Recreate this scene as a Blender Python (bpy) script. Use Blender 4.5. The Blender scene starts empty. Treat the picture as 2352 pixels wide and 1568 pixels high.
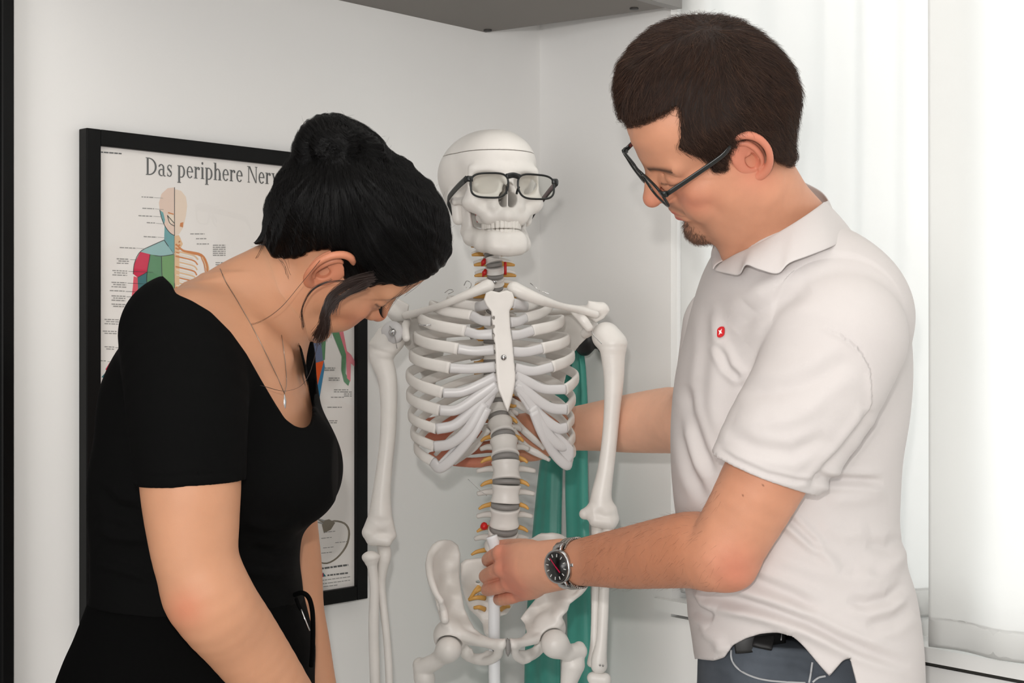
import bpy, math, random
import numpy as np
from mathutils import Vector, Matrix

random.seed(7); np.random.seed(7)
SC = bpy.context.scene
COL = SC.collection

# ------------------------------------------------------------------ camera, world, lights, exposure
F, CX, CY, CAMH = 3400.0, 1176.0, 784.0, 1.37
cam_data = bpy.data.cameras.new('camera')
cam_data.sensor_width = 36.0
cam_data.lens = 36.0 * F / 2352.0
cam_data.clip_start = 0.05
cam = bpy.data.objects.new('camera', cam_data); COL.objects.link(cam)
cam.location = (0, 0, CAMH); cam.rotation_euler = (math.pi / 2, 0, 0)
SC.camera = cam
cam_data.dof.use_dof = False

w = bpy.data.worlds.new('room_daylight'); SC.world = w; w.use_nodes = True
w.node_tree.nodes['Background'].inputs[0].default_value = (0.97, 0.985, 1.0, 1)
w.node_tree.nodes['Background'].inputs[1].default_value = 0.55

def light(name, kind, loc, aim, energy, size=0.1, size_y=None, color=(1, 1, 1)):
    d = bpy.data.lights.new(name, kind); d.energy = energy; d.color = color
    if kind == 'AREA':
        d.size = size
        if size_y: d.shape = 'RECTANGLE'; d.size_y = size_y
    else:
        d.shadow_soft_size = size
    o = bpy.data.objects.new(name, d); COL.objects.link(o); o.location = loc
    v = Vector(aim) - Vector(loc)
    o.rotation_euler = v.to_track_quat('-Z', 'Y').to_euler()
    return o
# the photographer's flash just above the lens; two added fills, one overhead, one behind the camera
light('camera_flash', 'POINT', (-0.035, 0.02, CAMH + 0.155), (0, 2, 1.4), 43.0, size=0.022, color=(1.0, 0.965, 0.925))
light('overhead_fill', 'AREA', (0.05, 1.6, 2.44), (0.05, 1.6, 0.0), 5.0, size=1.2, color=(1.0, 0.97, 0.93))  # unseen overhead light, added to brighten the walls near the corner
light('rear_fill', 'AREA', (-1.75, -3.3, 1.2), (0.7, 2.6, 0.9), 92.0, size=2.0, color=(1.0, 0.975, 0.95))  # unseen panel added behind the camera, stands in for bounced flash

vs = SC.view_settings
vs.view_transform = 'Standard'; vs.look = 'None'; vs.gamma = 1.0; vs.use_curve_mapping = False
vs.exposure = 0.04
SC.cycles.use_denoising = True
SC.cycles.max_bounces = 8; SC.cycles.transparent_max_bounces = 16
SC.cycles.caustics_reflective = False; SC.cycles.caustics_refractive = False

# ------------------------------------------------------------------ pixel helpers: a pixel of the photograph and a distance give a point
def W(px, py, d):
    return np.array([(px - CX) / F * d, d, CAMH - (py - CY) / F * d])
def WL(pts):
    return [W(*p) for p in pts]

# ------------------------------------------------------------------ materials
def srgb(r, g, b):
    def c(v):
        v /= 255.0
        return v / 12.92 if v <= 0.04045 else ((v + 0.055) / 1.055) ** 2.4
    return (c(r), c(g), c(b), 1.0)
def mk(name, rgb, rough=0.5, metal=0.0, sss=0.0, bump=None, var=None, vcol=False, spec=None, alpha=None, trans=None, coat=0.0, sssr=(1.0, 0.35, 0.2)):
    m = bpy.data.materials.new(name); m.use_nodes = True
    nt = m.node_tree; b = nt.nodes['Principled BSDF']
    col = srgb(*rgb)
    b.inputs['Base Color'].default_value = col
    b.inputs['Roughness'].default_value = rough
    b.inputs['Metallic'].default_value = metal
    if spec is not None: b.inputs['Specular IOR Level'].default_value = spec
    if coat: b.inputs['Coat Weight'].default_value = coat
    if sss:
        b.inputs['Subsurface Weight'].default_value = sss
        b.inputs['Subsurface Radius'].default_value = sssr
        b.inputs['Subsurface Scale'].default_value = 0.006
    tc = nt.nodes.new('ShaderNodeTexCoord')
    src = None
    if vcol:
        a = nt.nodes.new('ShaderNodeVertexColor'); a.layer_name = 'Col'
        src = a.outputs['Color']
        nt.links.new(src, b.inputs['Base Color'])
    if var:
        n = nt.nodes.new('ShaderNodeTexNoise'); n.inputs['Scale'].default_value = var[0]; n.inputs['Detail'].default_value = 4
        nt.links.new(tc.outputs['Object'], n.inputs['Vector'])
        mx = nt.nodes.new('ShaderNodeMix'); mx.data_type = 'RGBA'; mx.blend_type = 'MULTIPLY'
        mx.inputs[0].default_value = 1.0
        mr = nt.nodes.new('ShaderNodeMapRange')
        mr.inputs['From Min'].default_value = 0.3; mr.inputs['From Max'].default_value = 0.7
        mr.inputs['To Min'].default_value = 1 - var[1]; mr.inputs['To Max'].default_value = 1 + var[1] * 0.4
        nt.links.new(n.outputs['Fac'], mr.inputs['Value'])
        if src: nt.links.new(src, mx.inputs[6])
        else: mx.inputs[6].default_value = col
        nt.links.new(mr.outputs['Result'], mx.inputs[7])
        nt.links.new(mx.outputs[2], b.inputs['Base Color'])
    if bump:
        n = nt.nodes.new('ShaderNodeTexNoise'); n.inputs['Scale'].default_value = bump[0]; n.inputs['Detail'].default_value = 3
        nt.links.new(tc.outputs['Object'], n.inputs['Vector'])
        bp = nt.nodes.new('ShaderNodeBump'); bp.inputs['Strength'].default_value = bump[1]; bp.inputs['Distance'].default_value = bump[2] if len(bump) > 2 else 0.001
        nt.links.new(n.outputs['Fac'], bp.inputs['Height']); nt.links.new(bp.outputs['Normal'], b.inputs['Normal'])
    return m
def glass_mat(name, tint=(0.97, 0.98, 0.97), refl=0.06, rough=0.02, ior=1.45):
    m = bpy.data.materials.new(name); m.use_nodes = True; nt = m.node_tree
    nt.nodes.remove(nt.nodes['Principled BSDF'])
    t = nt.nodes.new('ShaderNodeBsdfTransparent'); t.inputs[0].default_value = (*tint, 1)
    g = nt.nodes.new('ShaderNodeBsdfGlossy'); g.inputs['Roughness'].default_value = rough
    fr = nt.nodes.new('ShaderNodeFresnel'); fr.inputs[0].default_value = ior
    mx = nt.nodes.new('ShaderNodeMixShader')
    ge = nt.nodes.new('ShaderNodeNewGeometry'); mt = nt.nodes.new('ShaderNodeMath'); mt.operation = 'SUBTRACT'; mt.inputs[0].default_value = 1.0; nt.links.new(ge.outputs['Backfacing'], mt.inputs[1])
    mu = nt.nodes.new('ShaderNodeMath'); mu.operation = 'MULTIPLY'; nt.links.new(fr.outputs[0], mu.inputs[0]); nt.links.new(mt.outputs[0], mu.inputs[1])
    nt.links.new(mu.outputs[0], mx.inputs[0]); nt.links.new(t.outputs[0], mx.inputs[1]); nt.links.new(g.outputs[0], mx.inputs[2])
    nt.links.new(mx.outputs[0], nt.nodes['Material Output'].inputs[0])
    return m

# ------------------------------------------------------------------ object helpers
def tag(o, label=None, cat=None, group=None, kind=None):
    if label: o['label'] = label
    if cat: o['category'] = cat
    if group: o['group'] = group
    if kind: o['kind'] = kind
    return o
def empty(name, loc, label=None, cat=None, group=None):
    o = bpy.data.objects.new(name, None); COL.objects.link(o); o.location = Vector([float(c) for c in loc]); o.empty_display_size = 0.05
    return tag(o, label, cat, group)
def link(name, me, mats, parent=None, smooth=True):
    o = bpy.data.objects.new(name, me); COL.objects.link(o)
    for m in (mats if isinstance(mats, (list, tuple)) else [mats]): me.materials.append(m)
    if parent is not None:
        o.parent = parent
        bpy.context.view_layer.update()
        o.matrix_parent_inverse = parent.matrix_world.inverted()
    return o
def mesh_np(name, V, Q, smooth=True, col=None, mat_idx=None):
    """V (n,3); Q list of int arrays (m,4)/(m,3) or python list of faces"""
    me = bpy.data.meshes.new(name)
    V = np.asarray(V, dtype=np.float32)
    if isinstance(Q, np.ndarray): groups = [Q]
    else:
        by = {}
        for f in Q: by.setdefault(len(f), []).append(f)
        groups = [np.array(v, dtype=np.int32) for v in by.values()]
    nl = sum(g.size for g in groups); nf = sum(len(g) for g in groups)
    me.vertices.add(len(V)); me.vertices.foreach_set('co', V.ravel())
    me.loops.add(nl); me.polygons.add(nf)
    me.loops.foreach_set('vertex_index', np.concatenate([g.ravel() for g in groups]).astype(np.int32))
    tot = np.concatenate([np.full(len(g), g.shape[1], np.int32) for g in groups])
    st = np.concatenate([[0], np.cumsum(tot)[:-1]]).astype(np.int32)
    me.polygons.foreach_set('loop_start', st); me.polygons.foreach_set('loop_total', tot)
    me.polygons.foreach_set('use_smooth', np.full(nf, bool(smooth)))
    if mat_idx is not None: me.polygons.foreach_set('material_index', np.asarray(mat_idx, np.int32))
    me.update(calc_edges=True); me.validate()
    if col is not None:
        a = me.color_attributes.new('Col', 'FLOAT_COLOR', 'POINT')
        c4 = np.ones((len(V), 4), np.float32); c4[:, :3] = col
        a.data.foreach_set('color', c4.ravel())
    return me
class MB:
    """collects shapes into one mesh"""
    def __init__(s): s.V = []; s.Q = []; s.mi = []; s.n = 0
    def add(s, V, Q, mi=0):
        V = np.asarray(V, float); s.V.append(V)
        for f in Q: s.Q.append(tuple(int(i) + s.n for i in f)); s.mi.append(mi)
        s.n += len(V); return s
    def mesh(s, name, smooth=True):
        order = sorted(range(len(s.Q)), key=lambda i: len(s.Q[i]))
        by = {}
        for i, f in enumerate(s.Q): by.setdefault(len(f), []).append(i)
        idx = [i for k in by for i in by[k]]
        return mesh_np(name, np.concatenate(s.V), s.Q, smooth, mat_idx=[s.mi[i] for i in idx])
    def build(s, name, mats, parent=None, smooth=True): return link(name, s.mesh(name, smooth), mats, parent)
def box_vq(c, hx, hy, hz, ex=(1, 0, 0), ey=(0, 1, 0), ez=(0, 0, 1)):
    c = np.asarray(c, float); ex, ey, ez = map(lambda e: np.asarray(e, float), (ex, ey, ez))
    V = [c + sx * hx * ex + sy * hy * ey + sz * hz * ez for sz in (-1, 1) for sy in (-1, 1) for sx in (-1, 1)]
    Q = [(0, 2, 3, 1), (4, 5, 7, 6), (0, 1, 5, 4), (2, 6, 7, 3), (0, 4, 6, 2), (1, 3, 7, 5)]
    return V, Q
def bevel(o, wdt=0.002, seg=2):
    m = o.modifiers.new('bevel', 'BEVEL'); m.width = wdt; m.segments = seg; m.limit_method = 'ANGLE'
    return o
def crom(P, n, closed=False):
    """catmull-rom resample of rows (any dimension)"""
    P = np.asarray(P, float); m = len(P)
    if closed: Pp = np.vstack([P[-1], P, P[0], P[1]]); segs = m
    else: Pp = np.vstack([2 * P[0] - P[1], P, 2 * P[-1] - P[-2]]); segs = m - 1
    t = np.linspace(0, segs, n, endpoint=not closed)
    i = np.minimum(t.astype(int), segs - 1); u = (t - i)[:, None]
    a, b, c, d = Pp[i], Pp[i + 1], Pp[i + 2], Pp[i + 3]
    return 0.5 * ((2 * b) + (-a + c) * u + (2 * a - 5 * b + 4 * c - d) * u ** 2 + (-a + 3 * b - 3 * c + d) * u ** 3)
def tube_vq(P, ra, rb=None, ref=None, nseg=12, closed=False, power=2.0):
    """sweep of an ellipse: ra along ref (made normal to the path), rb across"""
    P = np.asarray(P, float); n = len(P)
    ra = np.broadcast_to(np.asarray(ra, float), (n,)); rb = ra if rb is None else np.broadcast_to(np.asarray(rb, float), (n,))
    T = np.roll(P, -1, 0) - np.roll(P, 1, 0) if closed else np.gradient(P, axis=0)
    T /= np.linalg.norm(T, axis=1)[:, None] + 1e-12
    if ref is None:
        r = np.array([0, 0, 1.0]) if abs(T[0, 2]) < 0.9 else np.array([1.0, 0, 0])
        R = []
        for k in range(n):
            r = r - T[k] * (r @ T[k]); r = r / np.linalg.norm(r); R.append(r)
        R = np.array(R)
    else:
        R = np.broadcast_to(np.asarray(ref, float), (n, 3)).copy()
        R -= T * np.sum(R * T, 1)[:, None]; R /= np.linalg.norm(R, axis=1)[:, None] + 1e-12
    B = np.cross(T, R)
    a = np.linspace(0, 2 * np.pi, nseg, endpoint=False)
    ca, sa = np.cos(a), np.sin(a)
    if power != 2.0:
        ca = np.sign(ca) * np.abs(ca) ** (2 / power); sa = np.sign(sa) * np.abs(sa) ** (2 / power)
    V = P[:, None] + R[:, None] * (ra[:, None] * ca)[..., None] + B[:, None] * (rb[:, None] * sa)[..., None]
    V = V.reshape(-1, 3); Q = []
    for i in range(n if closed else n - 1):
        j = (i + 1) % n
        for k in range(nseg):
            l = (k + 1) % nseg
            Q.append((i * nseg + k, i * nseg + l, j * nseg + l, j * nseg + k))
    if not closed:
        Q.append(tuple(range(nseg - 1, -1, -1))); Q.append(tuple(range((n - 1) * nseg, n * nseg)))
    return V, Q
def disc_vq(c, n, r, th, seg=24):
    n = np.asarray(n, float); n /= np.linalg.norm(n)
    return tube_vq([np.asarray(c) - n * th / 2, np.asarray(c) + n * th / 2], r, nseg=seg)
def lathe_vq(c, prof, axis=(0, 0, 1), seg=24):
    """prof: (r, h) pairs along axis"""
    ax = np.asarray(axis, float); ax /= np.linalg.norm(ax)
    P = [np.asarray(c) + ax * h for r, h in prof]
    u = np.cross(ax, [0.3, 0.8, 0.1]); u /= np.linalg.norm(u); v = np.cross(ax, u)
    a = np.linspace(0, 2 * np.pi, seg, endpoint=False)
    V = np.concatenate([np.array(p)[None] + prof[i][0] * (np.cos(a)[:, None] * u + np.sin(a)[:, None] * v) for i, p in enumerate(P)])
    Q = [(i * seg + k, i * seg + (k + 1) % seg, (i + 1) * seg + (k + 1) % seg, (i + 1) * seg + k) for i in range(len(P) - 1) for k in range(seg)]
    Q.append(tuple(range(seg - 1, -1, -1))); Q.append(tuple(range((len(P) - 1) * seg, len(P) * seg)))
    return V, Q

# ------------------------------------------------------------------ distance-field modelling
def smin(a, b, k):
    if k <= 0: return np.minimum(a, b)
    h = np.maximum(k - np.abs(a - b), 0) / k
    return np.minimum(a, b) - h * h * k * 0.25
class Prim:
    def __init__(s, lo, hi, fn): s.lo, s.hi, s.fn = np.asarray(lo, float), np.asarray(hi, float), fn
def ell(c, r, ax=None):
    c = np.asarray(c, float); r = np.asarray(r, float) * np.ones(3)
    A = np.eye(3) if ax is None else np.asarray(ax, float)   # rows = axes
    e = np.sqrt(((A * r[:, None]) ** 2).sum(0))
    def fn(X, Y, Z):
        x, y, z = X - c[0], Y - c[1], Z - c[2]
        k0 = 0; k1 = 0
        for i in range(3):
            q = (A[i, 0] * x + A[i, 1] * y + A[i, 2] * z) / r[i]
            k0 = k0 + q * q; k1 = k1 + (q / r[i]) ** 2
        k0 = np.sqrt(k0); k1 = np.sqrt(k1) + 1e-9
        return k0 * (k0 - 1) / k1
    return Prim(c - e, c + e, fn)
def cone(a, b, ra, rb, sq=None):
    """capsule with two radii; sq=(direction, factor) flattens it (factor>1) across a direction"""
    a = np.asarray(a, float); b = np.asarray(b, float); ab = b - a; L2 = ab @ ab + 1e-12
    R = max(ra, rb)
    n = None
    if sq is not None:
        n = np.asarray(sq[0], float); n = n / np.linalg.norm(n); s = sq[1]
    def fn(X, Y, Z):
        x, y, z = X - a[0], Y - a[1], Z - a[2]
        t = np.clip((x * ab[0] + y * ab[1] + z * ab[2]) / L2, 0, 1)
        x, y, z = x - t * ab[0], y - t * ab[1], z - t * ab[2]
        if n is not None:
            dn = (x * n[0] + y * n[1] + z * n[2]) * (s - 1)
            x, y, z = x + dn * n[0], y + dn * n[1], z + dn * n[2]
        return np.sqrt(x * x + y * y + z * z) - (ra + (rb - ra) * t)
    return Prim(np.minimum(a, b) - R, np.maximum(a, b) + R, fn)
def rbox(c, h, ax=None, rnd=0.0):
    c = np.asarray(c, float); h = np.asarray(h, float)
    A = np.eye(3) if ax is None else np.asarray(ax, float)
    e = (np.abs(A) * h[:, None]).sum(0)
    def fn(X, Y, Z):
        x, y, z = X - c[0], Y - c[1], Z - c[2]
        q = [np.abs(A[i, 0] * x + A[i, 1] * y + A[i, 2] * z) - (h[i] - rnd) for i in range(3)]
        o = np.sqrt(sum(np.maximum(v, 0) ** 2 for v in q))
        return o + np.minimum(np.maximum(np.maximum(q[0], q[1]), q[2]), 0) - rnd
    return Prim(c - e, c + e, fn)
def polysd(px, py, P):
    """signed distance in px to a polygon, negative inside"""
    P = np.asarray(P, float); d = np.full(np.broadcast(px, py).shape, 1e12); ins = np.zeros(d.shape, bool)
    for i in range(len(P)):
        ax, ay = P[i]; bx, by = P[(i + 1) % len(P)]
        ex, ey = bx - ax, by - ay; wx, wy = px - ax, py - ay
        t = np.clip((wx * ex + wy * ey) / (ex * ex + ey * ey + 1e-12), 0, 1)
        d = np.minimum(d, (wx - ex * t) ** 2 + (wy - ey * t) ** 2)
        c = ((ay <= py) & (by > py)) | ((by <= py) & (ay > py))
        if ay != by: ins ^= c & (px < ax + (py - ay) / (by - ay) * ex)
    return np.where(ins, -1, 1) * np.sqrt(d)
def plate(outline, dfun, th, rnd=0.004, smooth=0):
    """solid sheet: outline in photograph pixels, dfun(px,py) its distance, th its thickness"""
    P = crom(outline, smooth, True) if smooth else np.asarray(outline, float)
    if not callable(dfun): dv = dfun; dfun = lambda x, y: dv + 0 * x
    ds = np.array([float(dfun(np.float64(x), np.float64(y))) for x, y in P]); cs = dfun(P.mean(0)[0], P.mean(0)[1])
    d0, d1 = min(ds.min(), cs) - th, max(ds.max(), cs) + th
    w8 = np.array([W(x, y, d) for x, y in P for d in (d0, d1)])
    def fn(X, Y, Z):
        px = CX + F * X / Y; py = CY - F * (Z - CAMH) / Y
        a = polysd(px, py, P) * (Y / F) + rnd
        b = np.abs(Y - dfun(px, py)) - th / 2 + rnd
        return np.sqrt(np.maximum(a, 0) ** 2 + np.maximum(b, 0) ** 2) + np.minimum(np.maximum(a, b), 0) - rnd
    return Prim(w8.min(0), w8.max(0), fn)
def loft(secs, n=60, power=2.3):
    """secs rows (py, x_left, x_right, distance, half_depth) -> solid of horizontal sections"""
    S = []
    for py, xl, xr, d, hb in secs:
        S.append((CAMH - (py - CY) / F * d, (0.5 * (xl + xr) - CX) / F * d, 0.5 * (xr - xl) / F * d, d, hb))
    S = crom(sorted(S), n); S = S[np.argsort(S[:, 0])]
    z, xc, a, yc, b = S.T
    a = np.maximum(a, 0.004); b = np.maximum(b, 0.004)
    def fn(X, Y, Z):
        zz = np.clip(Z, z[0], z[-1])
        A = np.interp(zz, z, a); B = np.interp(zz, z, b)
        dx = (X - np.interp(zz, z, xc)); dy = (Y - np.interp(zz, z, yc))
        q = (np.abs(dx / A) ** power + np.abs(dy / B) ** power + 1e-12) ** (1 / power)
        g = np.sqrt((dx / (A * A)) ** 2 + (dy / (B * B)) ** 2) + 1e-9
        r = np.sqrt((dx / A) ** 2 + (dy / B) ** 2) + 1e-9
        d = (q - 1) * r / g
        d = np.where(q < 0.25, -np.minimum(A, B) * (1 - q), d)
        dz = np.maximum(z[0] - Z, Z - z[-1])
        return np.maximum(d, dz)
    return Prim((np.min(xc - a), np.min(yc - b), z[0]), (np.max(xc + a), np.max(yc + b), z[-1]), fn)
class Vol:
    def __init__(s, lo, hi, h):
        s.lo = np.asarray(lo, float); s.h = h
        s.n = np.maximum(np.ceil((np.asarray(hi, float) - s.lo) / h).astype(int) + 1, 4)
        s.f = np.full(tuple(s.n), 0.05, np.float32)
    def like(s):
        t = Vol.__new__(Vol); t.lo, t.h, t.n = s.lo, s.h, s.n; t.f = np.full(tuple(s.n), 0.05, np.float32); return t
    @classmethod
    def fit(cls, prims, h, pad=0.004):
        lo = np.min([p.lo for p in prims], 0) - pad; hi = np.max([p.hi for p in prims], 0) + pad
        return cls(lo, hi, h)
    def _s(s, p, m):
        i0 = np.maximum(np.floor((p.lo - m - s.lo) / s.h).astype(int), 0)
        i1 = np.minimum(np.ceil((p.hi + m - s.lo) / s.h).astype(int) + 1, s.n)
        if np.any(i1 <= i0): return None
        sl = tuple(slice(a, b) for a, b in zip(i0, i1))
        ax = [(s.lo[k] + np.arange(i0[k], i1[k]) * s.h).astype(np.float32) for k in range(3)]
        return sl, ax[0][:, None, None], ax[1][None, :, None], ax[2][None, None, :]
    def u(s, p, k=0.0):
        r = s._s(p, 0.012 + k)
        if r: s.f[r[0]] = smin(s.f[r[0]], p.fn(*r[1:]).astype(np.float32), k)
        return s
    def sub(s, p, k=0.0):
        r = s._s(p, 0.006 + k)
        if r: s.f[r[0]] = -smin(-s.f[r[0]], p.fn(*r[1:]).astype(np.float32), k)
        return s
    def chain(s, pts, k=0.004, sq=None):
        """pts rows (x,y,z,r)"""
        for a, b in zip(pts[:-1], pts[1:]): s.u(cone(a[:3], b[:3], a[3], b[3], sq), k)
        return s
    def mesh(s, smooth=1):
        f = s.f.copy(); f[0] = f[-1] = 0.02; f[:, 0] = f[:, -1] = 0.02; f[:, :, 0] = f[:, :, -1] = 0.02
        sg = f < 0
        c = np.zeros(tuple(s.n - 1), np.int8)
        for dx in (0, 1):
            for dy in (0, 1):
                for dz in (0, 1):
                    c += sg[dx:dx + s.n[0] - 1, dy:dy + s.n[1] - 1, dz:dz + s.n[2] - 1]
        I = np.nonzero((c > 0) & (c < 8)); nv = len(I[0])
        idx = np.full(tuple(s.n - 1), -1, np.int32); idx[I] = np.arange(nv)
        acc = np.zeros((nv, 3)); cnt = np.zeros(nv)
        corner = [(0, 0, 0), (1, 0, 0), (0, 1, 0), (1, 1, 0), (0, 0, 1), (1, 0, 1), (0, 1, 1), (1, 1, 1)]
        val = [f[I[0] + a, I[1] + b, I[2] + e] for a, b, e in corner]
        for i in range(8):
            for ax in range(3):
                if corner[i][ax]: continue
                j = i + (1, 2, 4)[ax]
                m = (val[i] < 0) != (val[j] < 0)
                t = val[i][m] / (val[i][m] - val[j][m])
                p = np.tile(np.array(corner[i], float), (m.sum(), 1)); p[:, ax] += t
                acc[m] += p; cnt[m] += 1
        V = s.lo + (np.stack(I, 1) + acc / cnt[:, None]) * s.h
        Qs = []
        for ax in range(3):
            u_, v_ = (ax + 1) % 3, (ax + 2) % 3
            a = [slice(1, -1)] * 3; b = [slice(1, -1)] * 3
            a[ax] = slice(0, -1); b[ax] = slice(1, None)
            s0, s1 = sg[tuple(a)], sg[tuple(b)]
            K = np.nonzero(s0 != s1)
            ii = [K[0].copy(), K[1].copy(), K[2].copy()]
            ii[u_] += 1; ii[v_] += 1
            def cell(du, dv):
                q = [ii[0].copy(), ii[1].copy(), ii[2].copy()]; q[u_] -= du; q[v_] -= dv
                return idx[q[0], q[1], q[2]]
            q = np.stack([cell(1, 1), cell(0, 1), cell(0, 0), cell(1, 0)], 1)
            flip = ~s0[K]
            q[flip] = q[flip][:, ::-1]
            Qs.append(q)
        Q = np.concatenate(Qs)
        Q = Q[(Q >= 0).all(1)]
        for _ in range(smooth): V = relax(V, Q, 0.5)
        return V, Q
def relax(V, Q, lam=0.5):
    A = np.zeros_like(V); n = np.zeros(len(V))
    for i in range(4):
        j = (i + 1) % 4
        for k in range(3):
            A[:, k] += np.bincount(Q[:, i], V[Q[:, j], k], len(V)) + np.bincount(Q[:, j], V[Q[:, i], k], len(V))
        n += np.bincount(Q[:, i], minlength=len(V)) + np.bincount(Q[:, j], minlength=len(V))
    return V + lam * (A / np.maximum(n, 1)[:, None] - V)
def normals(V, Q):
    fn = np.cross(V[Q[:, 2]] - V[Q[:, 0]], V[Q[:, 3]] - V[Q[:, 1]])
    N = np.zeros_like(V)
    for i in range(4):
        for k in range(3): N[:, k] += np.bincount(Q[:, i], fn[:, k], len(V))
    return N / (np.linalg.norm(N, axis=1)[:, None] + 1e-12)
def project(V):
    return CX + F * V[:, 0] / V[:, 1], CY - F * (V[:, 2] - CAMH) / V[:, 1]
def linedist(px, py, L):
    """distance in px to a polyline, and position 0..1 along it"""
    L = np.asarray(L, float); best = np.full(px.shape, 1e9); along = np.zeros(px.shape); side = np.zeros(px.shape)
    n = len(L) - 1
    for i in range(n):
        ex, ey = L[i + 1] - L[i]; wx, wy = px - L[i, 0], py - L[i, 1]
        t = np.clip((wx * ex + wy * ey) / (ex * ex + ey * ey + 1e-12), 0, 1)
        d = np.hypot(wx - ex * t, wy - ey * t)
        m = d < best
        best[m] = d[m]; along[m] = ((i + t) / n)[m]; side[m] = np.sign(ex * wy - ey * wx)[m]
    return best, along, side
def bake(name, vol_or_vq, mats, parent=None, col=None, smooth=1):
    V, Q = vol_or_vq if isinstance(vol_or_vq, tuple) else vol_or_vq.mesh(smooth)
    return link(name, mesh_np(name, V, Q, True, col), mats, parent)
def frame3(f, l):
    """rows: lateral, forward, up"""
    f = np.asarray(f, float); f /= np.linalg.norm(f)
    l = np.asarray(l, float); l = l - f * (l @ f); l /= np.linalg.norm(l)
    u = np.cross(l, f)
    return l, f, u
def vnoise(P, scale, seed=0):
    """cheap smooth noise in -1..1"""
    rs = np.random.RandomState(seed); o = 0
    for k in range(6):
        d = rs.normal(size=3); d /= np.linalg.norm(d)
        o = o + np.sin((P @ d) * scale * (0.7 + 0.25 * k) + rs.uniform(0, 6.28))
    return o / 3.0
# ------------------------------------------------------------------ the room: two walls meeting in a corner, a window in the right one
M = {}
M['wall'] = mk('white_wall_paint', (236, 235, 233), 0.85, bump=(260, 0.12, 0.0006), spec=0.2)
M['ceiling'] = mk('ceiling_paint', (235, 234, 230), 0.9)
M['floor'] = mk('grey_vinyl_floor', (206, 202, 196), 0.5, var=(6, 0.2))
M['blackwood'] = mk('black_lacquered_wood', (5, 5, 5), 0.4, bump=(90, 0.05), spec=0.18)
M['white_paint'] = mk('white_lacquer', (236, 236, 234), 0.35)
CORN = W(1240, 784, 2.85) * np.array([1, 1, 0])
DL = np.array([-0.681, -0.732, 0.0]); DL /= np.linalg.norm(DL)
DR = np.array([0.6526, -0.7576, 0.0]); DR /= np.linalg.norm(DR)      # along the right wall, towards the camera
NL, NR = np.array([-DL[1], DL[0], 0.0]), np.array([DR[1], -DR[0], 0.0])   # normals into the room
UP = np.array([0, 0, 1.0])
def on_wall(px, py, off=0.0, n=NL):
    d = np.array([(px - CX) / F, 1.0, -(py - CY) / F]); o = np.array([0, 0, CAMH])
    t = ((CORN + off * n - o) @ n) / (d @ n)
    return o + d * t
def wall_t(px, n=NR, off=0.0):
    p = on_wall(px, CY, off, n); return (p - CORN) @ (DR if n is NR else DL)
def wbox(mb, n, d, t0, t1, z0, z1, o0, o1, mi=0):
    c = CORN + d * (t0 + t1) / 2 + n * (o0 + o1) / 2 + UP * (z0 + z1) / 2
    V, Q = box_vq(c, (t1 - t0) / 2, abs(o1 - o0) / 2, (z1 - z0) / 2, d, n, UP)
    if np.dot(np.cross(d, n), UP) < 0: Q = [f[::-1] for f in Q]
    mb.add(V, Q, mi)
ZC = 2.5
m = MB(); wbox(m, NL, DL, -0.12, 3.2, 0, ZC, -0.12, 0); tag(m.build('wall_left', M['wall'], smooth=False), kind='structure')
TW0, TW1, ZS, ZW = wall_t(1541), 2.15, 0.919, 2.34
m = MB()
wbox(m, NR, DR, 0, TW0, 0, ZC, -0.12, 0); wbox(m, NR, DR, TW0, TW1, 0, ZS - 0.03, -0.12, 0)
wbox(m, NR, DR, TW0, TW1, ZW, ZC, -0.12, 0); wbox(m, NR, DR, TW1, 3.2, 0, ZC, -0.12, 0)
tag(m.build('wall_right', M['wall'], smooth=False), kind='structure')
def slab(name, z0, z1, mat_):
    P = [CORN - NL * .12 - NR * .12, CORN + DR * 3.2 - NR * .12, CORN + DR * 3.2 + DL * 3.2, CORN + DL * 3.2 - NL * .12]
    V = [p * [1, 1, 0] + UP * z for z in (z0, z1) for p in P]
    Q = [(0, 1, 2, 3), (7, 6, 5, 4)] + [(i, i + 4, (i + 1) % 4 + 4, (i + 1) % 4) for i in range(4)]
    m = MB().add(V, [q[::-1] for q in Q]); tag(m.build(name, mat_, smooth=False), kind='structure')
slab('floor', -0.1, 0, M['floor']); slab('ceiling', ZC, ZC + 0.1, M['ceiling'])

# window in the recess: frame, mullion, glass; sill board, its shadow gap painted as a dark strip
m = MB()
for t0, t1 in ((TW0, TW0 + 0.06), (TW0 + 0.88, TW0 + 0.96), (TW1 - 0.06, TW1)): wbox(m, NR, DR, t0, t1, ZS, ZW, -0.115, -0.06)
wbox(m, NR, DR, TW0, TW1, ZS, ZS + 0.06, -0.115, -0.06); wbox(m, NR, DR, TW0, TW1, ZW - 0.06, ZW, -0.115, -0.06)
win = tag(m.build('window_1', M['white_paint'], smooth=False), kind='structure')
m = MB(); wbox(m, NR, DR, TW0, TW1, ZS, ZW, -0.09, -0.084); m.build('window_pane', glass_mat('window_glass'), win, False)
m = MB(); wbox(m, NR, DR, TW0 - 0.03, TW1, ZS - 0.022, ZS, -0.11, 0.012)
sill = tag(m.build('trim_1', M['white_paint'], smooth=False), kind='structure')
m = MB(); wbox(m, NR, DR, TW0 + 0.14, TW1, ZS - 0.0265, ZS - 0.022, -0.1, 0.008); m.build('sill_gap_shade', mk('painted_gap_shade', (40, 38, 34), 0.8), sill, False)
sun = CORN + DR * 1.45 - NR * 0.75 + UP * 1.7
light('window_daylight', 'AREA', sun, sun + NR, 25.0, size=2.2, size_y=1.9, color=(0.97, 0.985, 1.0))

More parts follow.
